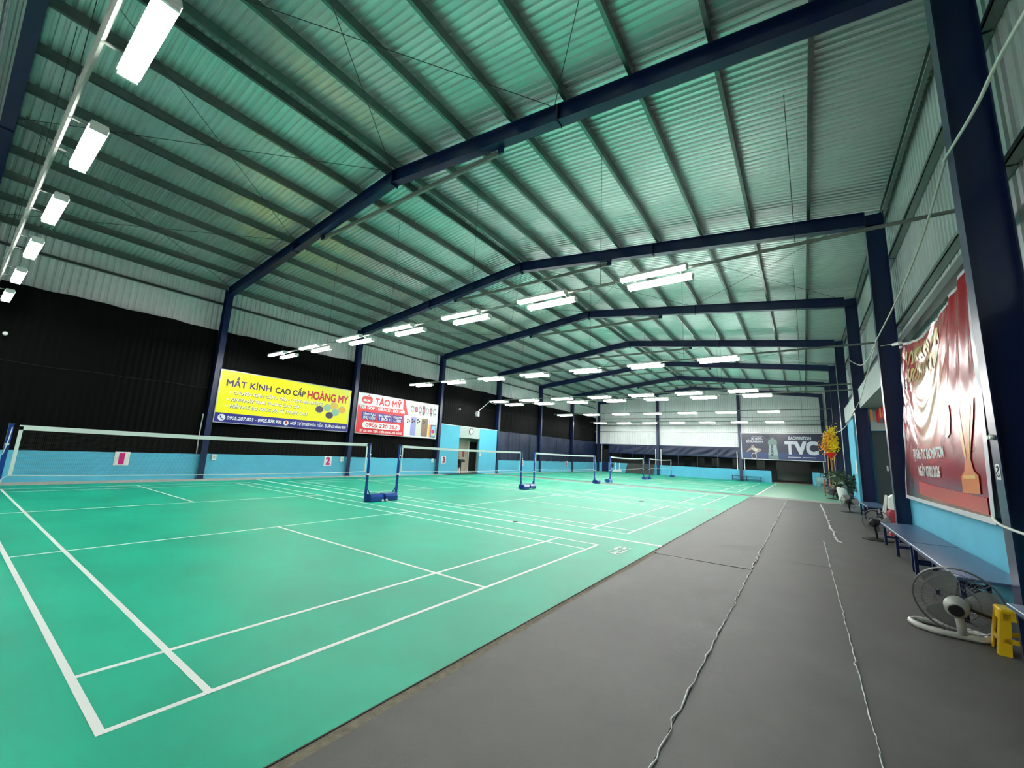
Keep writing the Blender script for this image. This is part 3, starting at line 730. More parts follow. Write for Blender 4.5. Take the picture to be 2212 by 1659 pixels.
for (x,y,z,l,rz) in ((-15.52,5.62,.79,'white switch box on the left wall just right of the nearest column',PI/2),(-15.52,10.98,.80,'white switch box on the left wall right of the number two card',PI/2),(-15.52,17.0,.80,'white switch box on the left wall below the red sign',PI/2),(-15.45,21.42,1.25,'white switch box beside the toilet doorway',PI/2),(4.66,20.9,1.55,'white panel box on the light blue jamb of the side entry',-PI/2)):
    b = .11 if x < 0 else .28
    t = thing('switch_box', l, 'switch', (x,y,z), rz); MB().bbox(-b*.7,b*.7,-.05,0,-b,b,.012).build('housing', M_white, t); MB().box(-.03,.03,-.058,-.05,-.05,.05).build('rocker', M_grey, t)
for (y,z,l) in ((0.0,4.15,'small white spotlight on the black cloth at the left picture edge'),(18.99,4.16,'small white spotlight on the black cloth above the toilet wall'),(40.8,4.16,'small white spotlight on the black cloth in the far left corner')):
    t = thing('spotlight', l, 'spotlight', (-15.56,y,z), 0)
    MB().tube([(0,0,0),(.12,0,.02)], .012, 6).build('arm', M_white, t); MB().lathe([(.02,0),(.05,.03),(.055,.12),(.04,.14)], (.12,0,.0), 12, 'x').build('head', M_white, t)
t = thing('floodlight', 'white box lamp on a slanted arm in front of the toilet wall', 'lamp', (-15.1,20.5,4.0))
MB().bbox(-.11,.11,-.09,.09,-.16,.16,.02).build('housing', M_white, t); MB().tube([(0,0,.14),(0,.5,.5),(0,1.2,.98)], .022, 6).build('arm', M_white, t); MB().tube([(0,1.2,.98),(-.45,2.6,.98)], .015, 6).build('bracket', M_white, t); MB().tube([(0,-.09,.0),(0,-.22,-.02)], .012, 5).build('antenna', M_white, t)

# ------------------------------------------------------------------ red banner on the right wall
def banner_material():
    m = bpy.data.materials.new('glossy red vinyl print with painted glare'); m.use_nodes = True; nt = m.node_tree; b = nt.nodes['Principled BSDF']
    b.inputs['Roughness'].default_value = .22; b.inputs['Coat Weight'].default_value = .0; b.inputs['Coat Roughness'].default_value = .12
    uv = nt.nodes.new('ShaderNodeUVMap'); sp = nt.nodes.new('ShaderNodeSeparateXYZ'); nt.links.new(uv.outputs[0], sp.inputs[0])
    def M(op, a, bb):
        n = nt.nodes.new('ShaderNodeMath'); n.operation = op
        for i,x in enumerate((a,bb)):
            if isinstance(x,(int,float)): n.inputs[i].default_value = x
            else: nt.links.new(x, n.inputs[i])
        return n.outputs[0]
    U, V = sp.outputs[0], sp.outputs[1]
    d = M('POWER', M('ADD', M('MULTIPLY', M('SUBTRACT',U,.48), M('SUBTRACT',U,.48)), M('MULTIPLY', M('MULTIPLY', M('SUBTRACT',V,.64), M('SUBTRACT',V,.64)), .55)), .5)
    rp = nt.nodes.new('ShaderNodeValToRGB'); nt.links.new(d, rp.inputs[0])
    e = rp.color_ramp.elements; e[0].position = .0; e[0].color = lin((246,226,206)); e[1].position = .52; e[1].color = lin((150,2,22))  # pale burst in the middle: lamp glare painted into the red colour
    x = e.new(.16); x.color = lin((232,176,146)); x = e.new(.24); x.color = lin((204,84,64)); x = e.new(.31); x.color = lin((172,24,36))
    ns_ = nt.nodes.new('ShaderNodeTexNoise'); ns_.inputs['Scale'].default_value = 5; nt.links.new(uv.outputs[0], ns_.inputs[0])
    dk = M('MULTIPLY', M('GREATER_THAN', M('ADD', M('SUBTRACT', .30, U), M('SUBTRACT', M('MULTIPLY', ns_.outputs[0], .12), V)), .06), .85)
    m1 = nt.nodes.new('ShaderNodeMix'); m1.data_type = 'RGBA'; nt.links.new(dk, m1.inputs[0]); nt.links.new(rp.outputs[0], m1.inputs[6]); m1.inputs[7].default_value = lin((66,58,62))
    edge = M('MAXIMUM', M('MAXIMUM', M('LESS_THAN', U, .02), M('GREATER_THAN', U, .975)), M('MAXIMUM', M('LESS_THAN', V, .022), M('GREATER_THAN', V, .985)))
    m2 = nt.nodes.new('ShaderNodeMix'); m2.data_type = 'RGBA'; nt.links.new(edge, m2.inputs[0]); nt.links.new(m1.outputs[2], m2.inputs[6]); m2.inputs[7].default_value = lin((226,218,228))
    nt.links.new(m2.outputs[2], b.inputs['Base Color'])
    return m
def bpos(u, v, off=0.):
    """u 0..1 left to right (towards the camera), v 0..1 bottom to top, on the draped vinyl"""
    yl = 11.02-.52*v; yr = 6.14+.10*v
    y = yl+(yr-yl)*u
    sag = .30*4*u*(1-u)
    z = .93+(4.08-sag-.93)*v
    # U shaped folds hanging from the two top corners, fading downwards
    q = abs(u-.38)*1.9
    fold = .024*math.sin(40*(q*q*.8-(v)*.75))*min(1,max(0,v-.3)*3)*max(0,1-q*1.1)
    fold += .018*math.sin(60*u+3*math.sin(3*v))*max(0,min(1,(u-.55)*4))*min(1,max(0,v-.25)*2)
    fold += .016*math.sin(70*u-18*v)*max(0,1-u*4.2)*min(1,v*2)
    fold += .007*math.sin(96*(q*q*.8-v*.75)+2*math.sin(9*u))*min(1,max(0,v-.32)*4)*max(0,1-q*1.05)
    x = 4.57+.12*v+fold-.05*math.sin(PI*u)*math.sin(PI*v)
    return Vector((x-off, y, z))
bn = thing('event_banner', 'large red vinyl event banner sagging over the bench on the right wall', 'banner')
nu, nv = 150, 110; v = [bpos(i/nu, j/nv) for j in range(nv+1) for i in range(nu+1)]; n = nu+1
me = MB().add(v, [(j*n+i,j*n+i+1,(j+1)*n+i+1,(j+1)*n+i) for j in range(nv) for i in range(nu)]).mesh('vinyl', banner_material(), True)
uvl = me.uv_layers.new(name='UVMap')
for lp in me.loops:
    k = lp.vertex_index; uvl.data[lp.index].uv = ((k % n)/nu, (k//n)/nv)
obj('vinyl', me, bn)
bw = lambda X,Z,o_: bpos(X, Z, .012+o_)
M_gold = mat('gold print', (206,178,98), .3)
lettering(bn, 'TẠI SÂN: TVC BADMINTON', .22, .66, .265, .055, M_wprint, 0, .028, warp=bw)
lettering(bn, 'NGÀY 07/02/2026', .30, .60, .165, .055, M_wprint, 0, .028, warp=bw)
def bquad(name, pts, m, off=.010):
    """a printed outline on the draped vinyl, cut into a fine grid so that it follows the folds"""
    us = [p[0] for p in pts]; vv = [p[1] for p in pts]; a,b,c,d = min(us),max(us),min(vv),max(vv)
    def inside(x,y):
        r = False
        for i in range(len(pts)):
            (x1,y1),(x2,y2) = pts[i],pts[i-1]
            if (y1 > y) != (y2 > y) and x < (x2-x1)*(y-y1)/(y2-y1)+x1: r = not r
        return r
    N = max(4,int((b-a)/.0016)); K = max(4,int((d-c)/.0022)); mb = MB()
    for i in range(N):
        for j in range(K):
            u0,u1,w0,w1 = a+(b-a)*i/N, a+(b-a)*(i+1)/N, c+(d-c)*j/K, c+(d-c)*(j+1)/K
            if inside((u0+u1)/2,(w0+w1)/2): mb.add([bpos(u0,w0,off),bpos(u1,w0,off),bpos(u1,w1,off),bpos(u0,w1,off)],[(0,1,2,3)])
    if mb.f: mb.build(name, m, bn)
rnd = random.Random(5)
for row,(vb,hh) in enumerate(((.855,.085),(.745,.085))):     # worn, unreadable gold title strokes
    u = .13+.02*row
    while u < .62:
        w_ = rnd.uniform(.012,.02)
        bquad('title_stroke', [(u,vb+rnd.uniform(-.006,.006)),(u+w_,vb),(u+w_,vb+hh),(u,vb+hh*rnd.uniform(.8,1.05))], M_gold)
        if rnd.random() < .6: bquad('title_stroke', [(u+w_,vb+hh*rnd.choice((0,.4,.8))),(u+w_+.02,vb+hh*rnd.choice((0,.4,.8))),(u+w_+.02,vb+hh*.95),(u+w_,vb+hh*.98)], M_gold)
        u += w_+rnd.uniform(.012,.03)
M_or = mat('orange print', (226,120,40), .3); M_or2 = mat('light orange print', (244,190,96), .3)
bquad('trophy_print', [(.80,.10),(.93,.10),(.93,.17),(.90,.19),(.885,.24),(.93,.40),(.95,.47),(.79,.47),(.80,.40),(.845,.24),(.83,.19),(.80,.17)], M_or)
bquad('trophy_shine', [(.81,.46),(.84,.46),(.86,.25),(.85,.24)], M_or2, .013); bquad('trophy_shine', [(.82,.16),(.91,.16),(.91,.175),(.82,.175)], M_or2, .013); bquad('trophy_shine', [(.905,.45),(.92,.45),(.885,.26),(.88,.26)], M_or2, .013)
bquad('pale_emblem', [(.64,.42),(.66,.38),(.70,.35),(.74,.37),(.76,.43),(.75,.50),(.70,.52),(.65,.49)], mat('pale pink print', (226,190,186), .3))
bquad('badge_print', [(.035,.70),(.075,.70),(.08,.80),(.06,.86),(.035,.84)], M_wprint)
bquad('floor_print', [(.28,.05),(.97,.03),(.97,.09),(.28,.13)], mat('scarlet print', (198,40,36), .3), .008)
bp = thing('banner_rail', 'dark steel rail holding the top of the red banner', 'rail')
mb = MB(); mb.box(4.70,4.82,5.36,10.9,4.10,4.115); mb.box(4.70,4.712,5.36,10.9,4.115,4.22); mb.box(4.70,4.82,5.36,10.9,4.22,4.235); mb.build('channel', M_purlin, bp)
MB().tube([(4.66,10.4,4.05),(4.60,10.72,4.10)], .035, 8).build('roll_end', M_white, bp)
MB().tube([(4.66,10.55,4.08),(4.46,11.18,4.2)], .006, 4).build('tie_cord', M_wire, bp)

# ------------------------------------------------------------------ benches
def bench(label, x0, x1, y0, y1, h, rz=0, m=None):
    t = thing('bench', label, 'bench', (0,0,.009)); m = m or M_bench
    MB().bbox(x0, x1, y0, y1, h-.03, h, .006).build('seat', m, t)
    lx = (x0+.03, x1-.07); ly = (y0+.06, (y0+y1)/2-.02, y1-.1) if (y1-y0) > (x1-x0) else (y0+.03, y1-.07)
    if (y1-y0) <= (x1-x0): lx = (x0+.06, (x0+x1)/2, x1-.1)
    for x in lx:
        for y in ly: MB().box(x, x+.04, y, y+.04, 0, h-.03).build('leg', M_navy, t)
    if (y1-y0) > (x1-x0):
        for y in ly: MB().box(lx[0]+.04, lx[1], y, y+.04, .14, .18).build('stretcher', M_navy, t)
        MB().box((x0+x1)/2-.02, (x0+x1)/2+.02, y0+.06, y1-.06, .14, .18).build('stretcher', M_navy, t)
        for x in lx: MB().box(x, x+.03, y0+.1, y1-.1, h-.07, h-.03).build('apron', M_navy, t)
    else:
        for y in ly: MB().box(lx[0], lx[-1], y, y+.03, .12, .15).build('stretcher', M_navy, t)
    return t
bench('slate blue bench below the red banner, far half next to the fan', 4.09, 4.62, 7.90, 10.62, .43)
bench('slate blue bench below the red banner, near half behind the white fan', 4.09, 4.62, 5.50, 7.86, .43)
bench('slate blue bench at the right picture edge behind the yellow stool', 4.19, 4.64, 1.6, 4.62, .43)
bench('slate blue bench in front of the dark glass partition', 4.28, 4.76, 14.9, 17.1, .43)
bench('low dark bench against the light blue far wall', -2.45, -.12, YF-.68, YF-.32, .42, 0, M_navy)

# ------------------------------------------------------------------ fans
def fan(label, loc, rz, r, h, kind, tilt=0.):
    t = thing('floor_fan', label, 'fan', loc, rz, 'floor fans along the right wall')
    mw = M_pipe if kind == 'white' else M_blackp
    c = Vector((0,0,h)); rot = Matrix.Rotation(tilt, 4, 'X')
    def T(mb): mb.v = [tuple(c+rot@Vector(p)) for p in mb.v]; return mb
    # motor towards -y, blades and cage towards +y
    T(MB().lathe([(.05,-.24),(.075,-.22),(.085,-.14),(.07,-.06),(.04,-.02)], (0,0,0), 18, 'y')).build('motor', mat('fan motor grey', (176,176,170), .4, .2) if kind == 'white' else M_blackp, t, True)
    T(MB().lathe([(.052,-.244),(.045,-.252)], (0,0,0), 18, 'y')).build('motor_vent', M_blackp, t)
    T(MB().lathe([(.045,-.02),(.05,.04),(.035,.07)], (0,0,0), 14, 'y')).build('hub', M_blackp, t)
    for k in range(3):
        a0 = 2*PI*k/3; v = []
        for i in range(6):
            rr = .04+(r*.90-.04)*i/5
            for j in range(5):
                wd = .45+.35*math.sin(PI*i/5*.9)
                a = a0+wd*(j/4-.5)*1.6
                v.append((rr*math.cos(a), .02+.05*(j/4-.5)*(1-.3*i/5), rr*math.sin(a)))
        T(MB().add(v,[(i*5+j,i*5+j+1,i*5+j+6,i*5+j+5) for i in range(5) for j in range(4)])).build('blade', mat('fan blade grey', (124,126,126), .35), t, True)
    mb = MB()
    for s_, dep in ((-1,-.07),(1,.09)):
        for i in range(44):
            a = 2*PI*i/44; p = []
            for q in (.09/r,.4,.75,1.0): p.append((r*q*math.cos(a), dep*(1-q*q), r*q*math.sin(a)))
            mb.tube(p, .0009, 3, False)
        for q in (.09/r,.5,.8): mb.tube([(r*q*math.cos(2*PI*i/32), dep*(1-q*q), r*q*math.sin(2*PI*i/32)) for i in range(32)], .0024, 4, closed=True)
    mb.tube([(r*math.cos(2*PI*i/40), 0, r*math.sin(2*PI*i/40)) for i in range(40)], .009, 6, closed=True)
    T(mb).build('cage', mat('fan cage wire', (120,122,124), .35, .6), t)
    if kind == 'white':
        MB().tube([(0,-.13,h-.06),(.01,-.12,h*.5),(.015,-.10,.05)], [.035,.03,.035], 10).build('stem', mat('plastic wrapped tube', (196,196,190), .3, bump=.4, bscale=60), t, True)
        lp = [(.015,-.10,.028),(-.12,-.13,.028),(-.25,-.09,.028),(-.33,.02,.028),(-.30,.12,.028),(-.18,.17,.028),(-.05,.15,.028),(.10,.10,.028),(.17,.0,.028),(.11,-.07,.028)]
        L_ = [Vector(q) for q in lp]; lp = []
        for i in range(len(L_)):
            p0,p1,p2,p3 = L_[i-1],L_[i],L_[(i+1)%len(L_)],L_[(i+2)%len(L_)]
            for k in range(5):
                q = k/5; lp.append(.5*((2*p1)+(-p0+p2)*q+(2*p0-5*p1+4*p2-p3)*q*q+(-p0+3*p1-3*p2+p3)*q**3))
        MB().tube(lp, [.027+.002*math.sin(i*1.3)+.002*math.sin(i*3.1) for i in range(len(lp))], 10, closed=True).build('base_loop', MATS['plastic wrapped tube'], t, True)
        T(MB().tube([(.07,-.14,0),(.20,-.10,-.05)], .012, 6)).build('swing_arm', M_blackp, t)
    else:
        MB().tube([(0,-.12,h-.04),(0,-.09,h*.5),(0,-.05,.03)], .02, 8).build('stem', mw, t)
        MB().lathe([(.26,0),(.26,.014),(.2,.026),(.04,.034)], (0,-.03,0), 28).build('base', mw, t)
    return t
fan('nearest floor fan, grey motor and white plastic wrapped base, beside the yellow stool', (3.98,5.0,.006), math.radians(-14), .295, .30, 'white', math.radians(8))
fan('black floor fan at the far end of the slate blue bench below the banner', (4.10,11.22,.006), math.radians(-25), .25, .37, 'black', .1)
fan('black floor fan in front of the white plant pot', (4.10,17.75,.006), math.radians(-20), .24, .37, 'black', .1)
fan('small black floor fan left of the white plant pot', (3.92,24.75,.006), math.radians(30), .23, .38, 'black', 0)

# ------------------------------------------------------------------ yellow stool
st = thing('plastic_stool', 'yellow plastic stool beside the nearest fan', 'stool', (4.275,4.80,.006), math.radians(-4))
M_st = mat('yellow stool plastic', (238,190,14), .35)
MB().bbox(-.105,.105,-.105,.105,.325,.355,.012).build('seat', M_st, st)
for sx in (-1,1):
    for sy in (-1,1):
        a = lambda f: (sx*f, sy*f)
        v = []
        for (f_,z,wd) in ((.145,0,.075),(.10,.33,.06)):
            x,y = sx*f_, sy*f_
            v += [(x,y,z),(x-sx*wd,y,z),(x-sx*wd,y-sy*.012,z),(x-sx*.012,y-sy*.012,z),(x-sx*.012,y-sy*wd,z),(x,y-sy*wd,z)]
        MB().add(v,[(0,1,2,3,4,5),(11,10,9,8,7,6)]+[(i,(i+1)%6,6+(i+1)%6,6+i) for i in range(6)]).build('leg', M_st, st)
for ax in 'xy':
    for s_ in (-1,1):
        for z0,z1 in ((.10,.135),(.27,.325)):
            f0, f1 = .145-.045*z0/.33, .145-.045*z1/.33
            q = lambda f,k,z: ((k,s_*f,z) if ax == 'y' else (s_*f,k,z))
            v = [q(f0,-f0+.02,z0),q(f0,f0-.02,z0),q(f1,f1-.02,z1),q(f1,-f1+.02,z1),q(f0-.012,-f0+.02,z0),q(f0-.012,f0-.02,z0),q(f1-.012,f1-.02,z1),q(f1-.012,-f1+.02,z1)]
            MB().add(v,[(0,1,2,3),(4,7,6,5),(0,4,5,1),(1,5,6,2),(2,6,7,3),(3,7,4,0)]).build('side_band', M_st, st)

# ------------------------------------------------------------------ plants and odd things at the far right
M_leaf = mat('leaf green', (44,84,36), .45, var=.3, vscale=8); M_leaf2 = mat('dark leaf green', (28,58,34), .4, var=.3, vscale=8)
def plant(name, label, loc, r, h, n, m, potted, seed, pot_h=.6, pot_r=.24):
    rnd = random.Random(seed); t = thing(name, label, 'plant', loc)
    z0 = 0
    if potted:
        MB().lathe([(pot_r*.62,0),(pot_r*.66,.02),(pot_r*.98,pot_h-.04),(pot_r*1.02,pot_h),(pot_r*.92,pot_h),(pot_r*.88,pot_h-.08)], (0,0,0), 28).build('pot', M_white, t, True)
        MB().lathe([(pot_r*.9,pot_h-.09),(.01,pot_h-.07)], (0,0,0), 20).build('soil', mat('soil', (50,38,30), .9), t); z0 = pot_h-.08
    else:
        MB().lathe([(.13,0),(.18,.24),(.19,.26),(.16,.26)], (0,0,0), 18).build('pot', M_blackp, t, True); z0 = .22
    for i in range(n):
        a = rnd.uniform(0,2*PI); rr = r*rnd.uniform(.35,1); hh = h*rnd.uniform(.45,1); pts = []; K = 7
        for k in range(K):
            s_ = k/(K-1); d = rr*s_**1.2; z = z0+hh*(math.sin(s_*2.2))/.95*.9
            pts.append((min(d*math.cos(a), 4.56-loc[0]), d*math.sin(a), z))
        stem = MB().tube(pts, [.008*(1-.6*k/(K-1)) for k in range(K)], 4).build('frond', m, t)
        mb = MB()
        for k in range(2,K):
            p = Vector(pts[k]); tn = (p-Vector(pts[k-1])).normalized(); sd = tn.cross(Vector((0,0,1))).normalized()
            for s_ in (-1,1):
                L = .20*rnd.uniform(.7,1.2); dr_ = (sd*s_+tn*.6+Vector((0,0,rnd.uniform(-.3,.25)))).normalized(); wv = tn*.022
                q = p+dr_*L
                q.x = min(q.x, 4.6-loc[0])
                mb.add([p-wv,p+dr_*L*.45-wv*1.2+Vector((0,0,.012)),q,p+dr_*L*.45+wv*1.2+Vector((0,0,.012)),p+wv],[(0,1,2,3,4)])
        mb.build('leaflets', m, stem)
    return t
plant('potted_palm', 'leafy green plant in a tall white pot behind the black fan', (4.30,24.05,.008), .75, 1.0, 20, M_leaf2, True, 3)
plant('potted_shrub', 'dark bushy plant between the white pot and the third column', (4.40,21.9,.010), .62, 1.0, 18, M_leaf2, False, 4)
plant('potted_shrub', 'light green plant left of the white pot, below the yellow blossoms', (4.25,25.9,.008), .65, 1.25, 18, M_leaf, False, 5)
# blossom tree
bt = thing('blossom_tree', 'tall artificial tree with yellow blossoms and red ribbon at the far right', 'tree', (4.16,28.3,MAT_H))
MB().lathe([(.16,0),(.24,.3),(.25,.33),(.2,.33)], (0,0,0), 18).build('pot', M_blackp, bt)
MB().tube([(0,0,.3),(.02,0,1.0),(-.02,.02,2.2),(0,0,3.0),(.02,0,3.6)], [.05,.045,.04,.03,.01], 8).build('trunk', mat('bark', (150,104,60), .8), bt)
M_bl = mat('yellow blossom', (252,216,30), .6, var=.2, vscale=5); M_bl2 = mat('pale orange blossom', (240,176,70), .6)
rnd = random.Random(9)
for q in range(14):
    a = rnd.uniform(0,2*PI); z = rnd.uniform(2.2,3.25); L = rnd.uniform(.25,.5); e = Vector((L*math.cos(a)*.75,L*math.sin(a),z+rnd.uniform(-.15,.45)))
    brn = MB().tube([(0,0,z-.2),tuple(e*.5+Vector((0,0,z*.5-.05))),tuple(e)], [.014,.01,.005], 5).build('branch', MATS['bark'], bt)
    mb = MB()
    for i in range(130):
        p = Vector((0,0,z-.1)).lerp(e, rnd.uniform(.25,1.1))+Vector((rnd.gauss(0,.09),rnd.gauss(0,.11),rnd.gauss(0,.11)))
        u = Vector((rnd.gauss(0,1),rnd.gauss(0,1),rnd.gauss(0,1))).normalized(); w_ = u.orthogonal().normalized(); s_ = rnd.uniform(.035,.07)
        mb.add([p-u*s_,p-w_*s_*.7,p+u*s_,p+w_*s_*.7],[(0,1,2,3)])
    mb.build('blossoms', M_bl if q % 4 else M_bl2, brn)
MB().lathe([(.05,2.0),(.2,2.16),(.26,2.26),(.2,2.3)], (0,0,0), 16).build('ribbon', mat('red ribbon', (206,20,20), .4), bt)
for x in (-.16,.14): MB().tube([(x,-.05,.4),(x*.9,-.04,2.1)], .02, 6).build('stake', mat('pale stake', (214,170,110), .6), bt)
# red wooden step stand, wire chair, board
rs = thing('plant_stand', 'reddish brown stepped stand left of the plants', 'stand', (4.0,27.0,MAT_H))
mrs = mat('red brown wood', (136,62,50), .6, var=.2, vscale=10)
for i in range(4): MB().box(-.30+.05*i,.30,-.25+.09*i,-.05+.09*i,.16+.2*i,.20+.2*i).build('step', mrs, rs)
for x in (-.28,.26): MB().prism([(-.28,0),(-.22,0),(.16,.82),(.30,.82),(.30,0),(.36,0),(.36,.86),(.12,.86)], 'x', x, x+.04).build('side', mrs, rs)
wc = thing('wire_chair', 'pale see-through chair standing on the pale green mat at the far right', 'chair', (3.72,31.5,MAT_H), .4)
mwc = mat('clear plastic', (150,190,190), .15, alpha=.45)
MB().bbox(-.24,.24,-.24,.24,.42,.45,.03).build('seat', mwc, wc)
MB().lathe([(.27,.45),(.30,.62),(.28,.85),(.27,.85),(.29,.62),(.26,.45)], (0,0,0), 24).build('backrest', mwc, wc, True)
for x in (-.2,.2):
    for y in (-.2,.2): MB().tube([(x,y,.42),(x*1.15,y*1.15,0)], .014, 6).build('leg', M_pipe, wc)
bb = thing('railing', 'black upright bars in front of the light blue low wall at far right', 'railing', (0,YF-.35,MAT_H))
MB().box(3.9,4.32,-.02,.02,1.0,1.05).build('rail', M_dark, bb)
for i in range(5): MB().box(3.92+.085*i,3.955+.085*i,-.015,.015,0,1.0).build('bar', M_dark, bb)
# leaning glass panels by the far wall
lg = thing('glass_panels', 'dark glass panels leaning on the far wall behind the fourth net', 'glass panels', (0,0,MAT_H))
for i,(xa,xb) in enumerate(((-12.1,-10.6),(-10.9,-9.3))):
    y0, y1 = YF-.75-.12*i, YF-.18-.05*i
    pn = MB().add([(xa,y0,0),(xb,y0,0),(xb,y1,1.02),(xa+.1,y1,1.02),(xa,y0+.03,0),(xb,y0+.03,0),(xb,y1+.03,1.02),(xa+.1,y1+.03,1.02)],[(0,1,2,3),(7,6,5,4),(0,4,5,1),(1,5,6,2),(2,6,7,3),(3,7,4,0)]).build('pane', mat('green black glass', (12,26,26), .4, spec=.3), lg)
    for a,b in (((xa,y0-.01,.01),(xa+.1,y1-.01,1.02)),((xb,y0-.01,.01),(xb,y1-.01,1.02)),((xa+.1,y1-.01,1.02),(xb,y1-.01,1.02)),((xa+.05,(y0+y1)/2-.012,.52),(xb,(y0+y1)/2-.012,.52))): MB().tube([a,b], .022, 5).build('frame', M_blackp, lg)
ws = thing('white_trolley', 'white frame with two uprights on a low base before the far wall', 'trolley', (-13.0,YF-.6,MAT_H))
MB().bbox(-.45,.45,-.2,.2,.04,.22,.03).build('base', M_white, ws)
for x in (-.2,.22): MB().box(x-.035,x+.035,-.03,.03,.22,.98).build('upright', M_white, ws)
for x in (-.4,.4): MB().lathe([(.04,-.02),(.04,.02)], (x,-.15,.04), 10, 'x').build('wheel', M_navy, ws)
wp = thing('wall_fan', 'small round fan mounted low beside the far left door', 'fan', (-13.75,YF-.16,.70)); MB().lathe([(.17,0),(.2,-.03),(.17,-.06),(.03,-.07)], (0,0,0), 18, 'y').build('cage', M_cable, wp); MB().tube([(0,0,-.15),(0,.04,-.3)], .02, 6).build('arm', M_blackp, wp)
# things in the toilet passage
sk = thing('wash_basin', 'dark wash basin inside the toilet doorway', 'basin', (-16.12,20.25,.0)); MB().bbox(-.25,.25,-.3,.15,.72,.9,.03).build('bowl', M_blackp, sk); MB().box(-.06,.06,-.2,0,0,.72).build('pedestal', M_dark, sk); MB().tube([(0,-.2,.9),(0,-.2,1.08),(0,-.08,1.06)], .014, 6).build('tap', M_pipe, sk)
for i,(x,y) in enumerate(((-15.85,19.62),(-15.88,19.88))):
    side = ('left','right')[i]
    b_ = thing('bottle', side+' one of two white bottles on the floor inside the toilet doorway', 'bottle', (x,y,0), 0, 'white bottles in the toilet doorway'); MB().lathe([(.06,0),(.065,.02),(.065,.26),(.025,.33),(.025,.37)], (0,0,0), 12).build('body', M_white, b_, True); MB().lathe([(.03,.37),(.03,.40)], (0,0,0), 10).build('cap', M_pipe, b_)
tw_ = thing('towel', 'red towel hanging inside the toilet passage', 'towel', (-16.4,20.75,1.25)); MB().prism([(-.08,-.2),(.07,-.22),(.09,.15),(.02,.3),(-.06,.18)], 'x', 0,.03).build('cloth', mat('red towel', (196,60,70), .8), tw_)
# red bag and bottles behind the second right column
rb = thing('sports_bag', 'red and white sports bag standing behind the second right column', 'bag', (4.55,12.1,.006))
MB().bbox(-.16,.16,-.30,.30,.0,.62,.09).build('body', mat('maroon fabric', (150,30,48), .7), rb); MB().bbox(-.13,.13,-.24,.24,.6,.92,.07).build('top_pouch', M_white, rb); MB().tube([(-.17,-.2,.1),(-.22,-.15,.5),(-.15,-.1,.9)], .02, 6).build('strap', M_white, rb); MB().tube([(-.17,.2,.1),(-.22,.15,.5),(-.15,.1,.9)], .02, 6).build('strap', M_white, rb)
# red garlands in the entry ---------------------------------------------------
M_rg = mat('red paper', (206,36,40), .45); M_rg2 = mat('gold paper', (232,150,60), .4)
rnd = random.Random(12)
def garland(label, a, b, n):
    t = thing('red_garland', label, 'garland', (0,0,0), 0, 'red paper garlands in the side entry'); a, b = Vector(a), Vector(b)
    MB().tube([tuple(a.lerp(b,i/8)-Vector((0,0,.12*4*(i/8)*(1-i/8)))) for i in range(9)], .006, 4).build('string', M_dark, t)
    for i in range(n):
        u = (i+.5)/n; p = a.lerp(b,u)-Vector((0,0,.12*4*u*(1-u))); L = rnd.uniform(.30,.44)
        MB().cbox((p.x,p.y,p.z-L/2), (.06,.06,L)).build('packet', M_rg if i % 3 else M_rg2, t)
garland('red paper garland hanging under the beam right of the third column', (4.75,17.15,3.45), (6.9,17.15,3.45), 14)
garland('slanting red paper garland under the entry soffit behind the second column', (5.05,11.8,3.48), (5.0,17.0,3.48), 20)
garland('short red paper garland under the farther entry beam', (4.85,20.9,3.46), (6.6,20.9,3.46), 12)
en_l = thing('soffit_lamp', 'small white lamp under the entry soffit', 'lamp', (5.4,15.5,3.5)); MB().lathe([(.16,-.001),(.16,-.05),(.12,-.06)], (0,0,0), 18).build('housing', M_white, en_l); MB().lathe([(.115,-.061),(.115,-.066)], (0,0,0), 18).build('diffuser', mat('lit diffuser', (255,250,240), .5, emit=14), en_l)

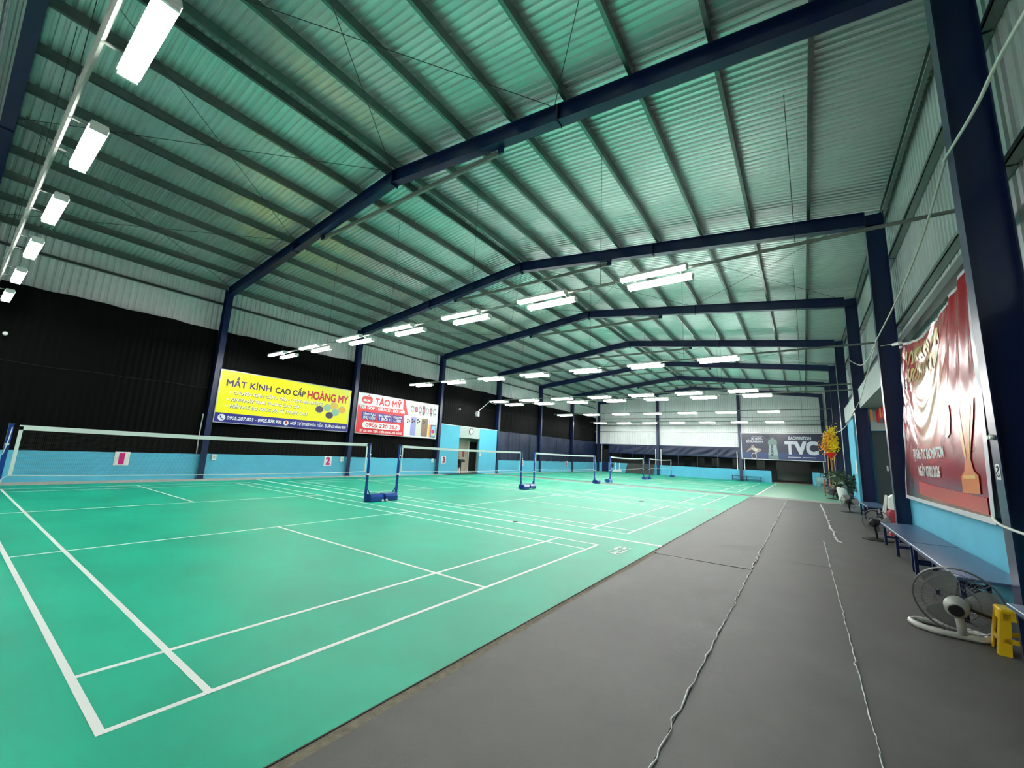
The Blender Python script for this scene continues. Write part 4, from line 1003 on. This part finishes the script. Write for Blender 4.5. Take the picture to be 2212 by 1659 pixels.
# ------------------------------------------------------------------ cables along the right columns
def cable(label, pts, r=.012, m=None, n=6, name='power_cable'):
    P = [Vector(p) for p in pts]; out = []
    for i in range(len(P)-1):
        p0,p1,p2,p3 = P[max(0,i-1)],P[i],P[i+1],P[min(len(P)-1,i+2)]
        for k in range(6):
            s_ = k/6; out.append(.5*((2*p1)+(-p0+p2)*s_+(2*p0-5*p1+4*p2-p3)*s_*s_+(-p0+3*p1-3*p2+p3)*s_**3))
    out.append(P[-1]); return tag(MB().tube(out, r, n).build(name, m or M_wire, None, True), label, 'cable')
cable('white conduit running down across the nearest right column', [(4.38,1.0,4.35),(4.38,3.44,4.74),(4.38,4.32,4.77),(4.38,5.30,4.90)], .016)
cable('white cable from the nearest column down to the second right column', [(4.39,5.30,4.90),(4.42,6.2,4.75),(4.42,7.25,4.57),(4.42,9.0,4.44),(4.38,11.15,4.30)], .014)
cable('white cable looping from the second right column to the third', [(4.38,11.15,4.28),(4.38,12.6,4.22),(4.38,14.27,4.40),(4.38,17.2,5.2)], .012)
cable('white cable hanging from the second right column past the pale beam', [(4.39,11.2,4.28),(4.40,12.8,4.0),(4.41,15.16,3.57),(4.40,17.2,3.40)], .011)
cable('white cable falling from the third right column to the yellow blossoms', [(4.40,17.25,3.4),(4.40,20.5,3.2),(4.41,25.0,3.25),(4.40,29.4,3.5)], .016)
cable('white cable tied across the foot of the nearest right column', [(4.36,5.32,1.06),(4.33,5.0,1.02),(4.37,4.5,.99),(4.44,4.0,.97)], .012)
cable('white conduit beside the nearest left column', [(-15.55,5.06,.905),(-15.53,5.04,1.6),(-15.55,5.06,2.4)], .02)
stk = thing('column_sticker', 'white sticker with a black symbol on the nearest right column', 'sticker', (XR-.001,5.25,1.50), -PI/2)
MB().box(-.055,.055,-.002,0,-.075,.075).build('paper', M_wprint, stk)
MB().tube([(-.02,-.003,.045),(.02,-.003,.05),(.028,-.003,.02),(-.02,-.003,.0),(-.03,-.003,-.02),(.0,-.003,-.05),(.028,-.003,-.04),(.02,-.003,-.01)], .005, 4).build('symbol', M_ink, stk)
clp = thing('cable_clip', 'white double clip above the sticker on the nearest right column', 'clip', (XR-.001,5.25,1.83), -PI/2)
for x in (-.03,.03): MB().lathe([(.02,0),(.025,-.015),(.02,-.03)], (x,0,0), 12, 'y').build('lobe', M_white, clp)
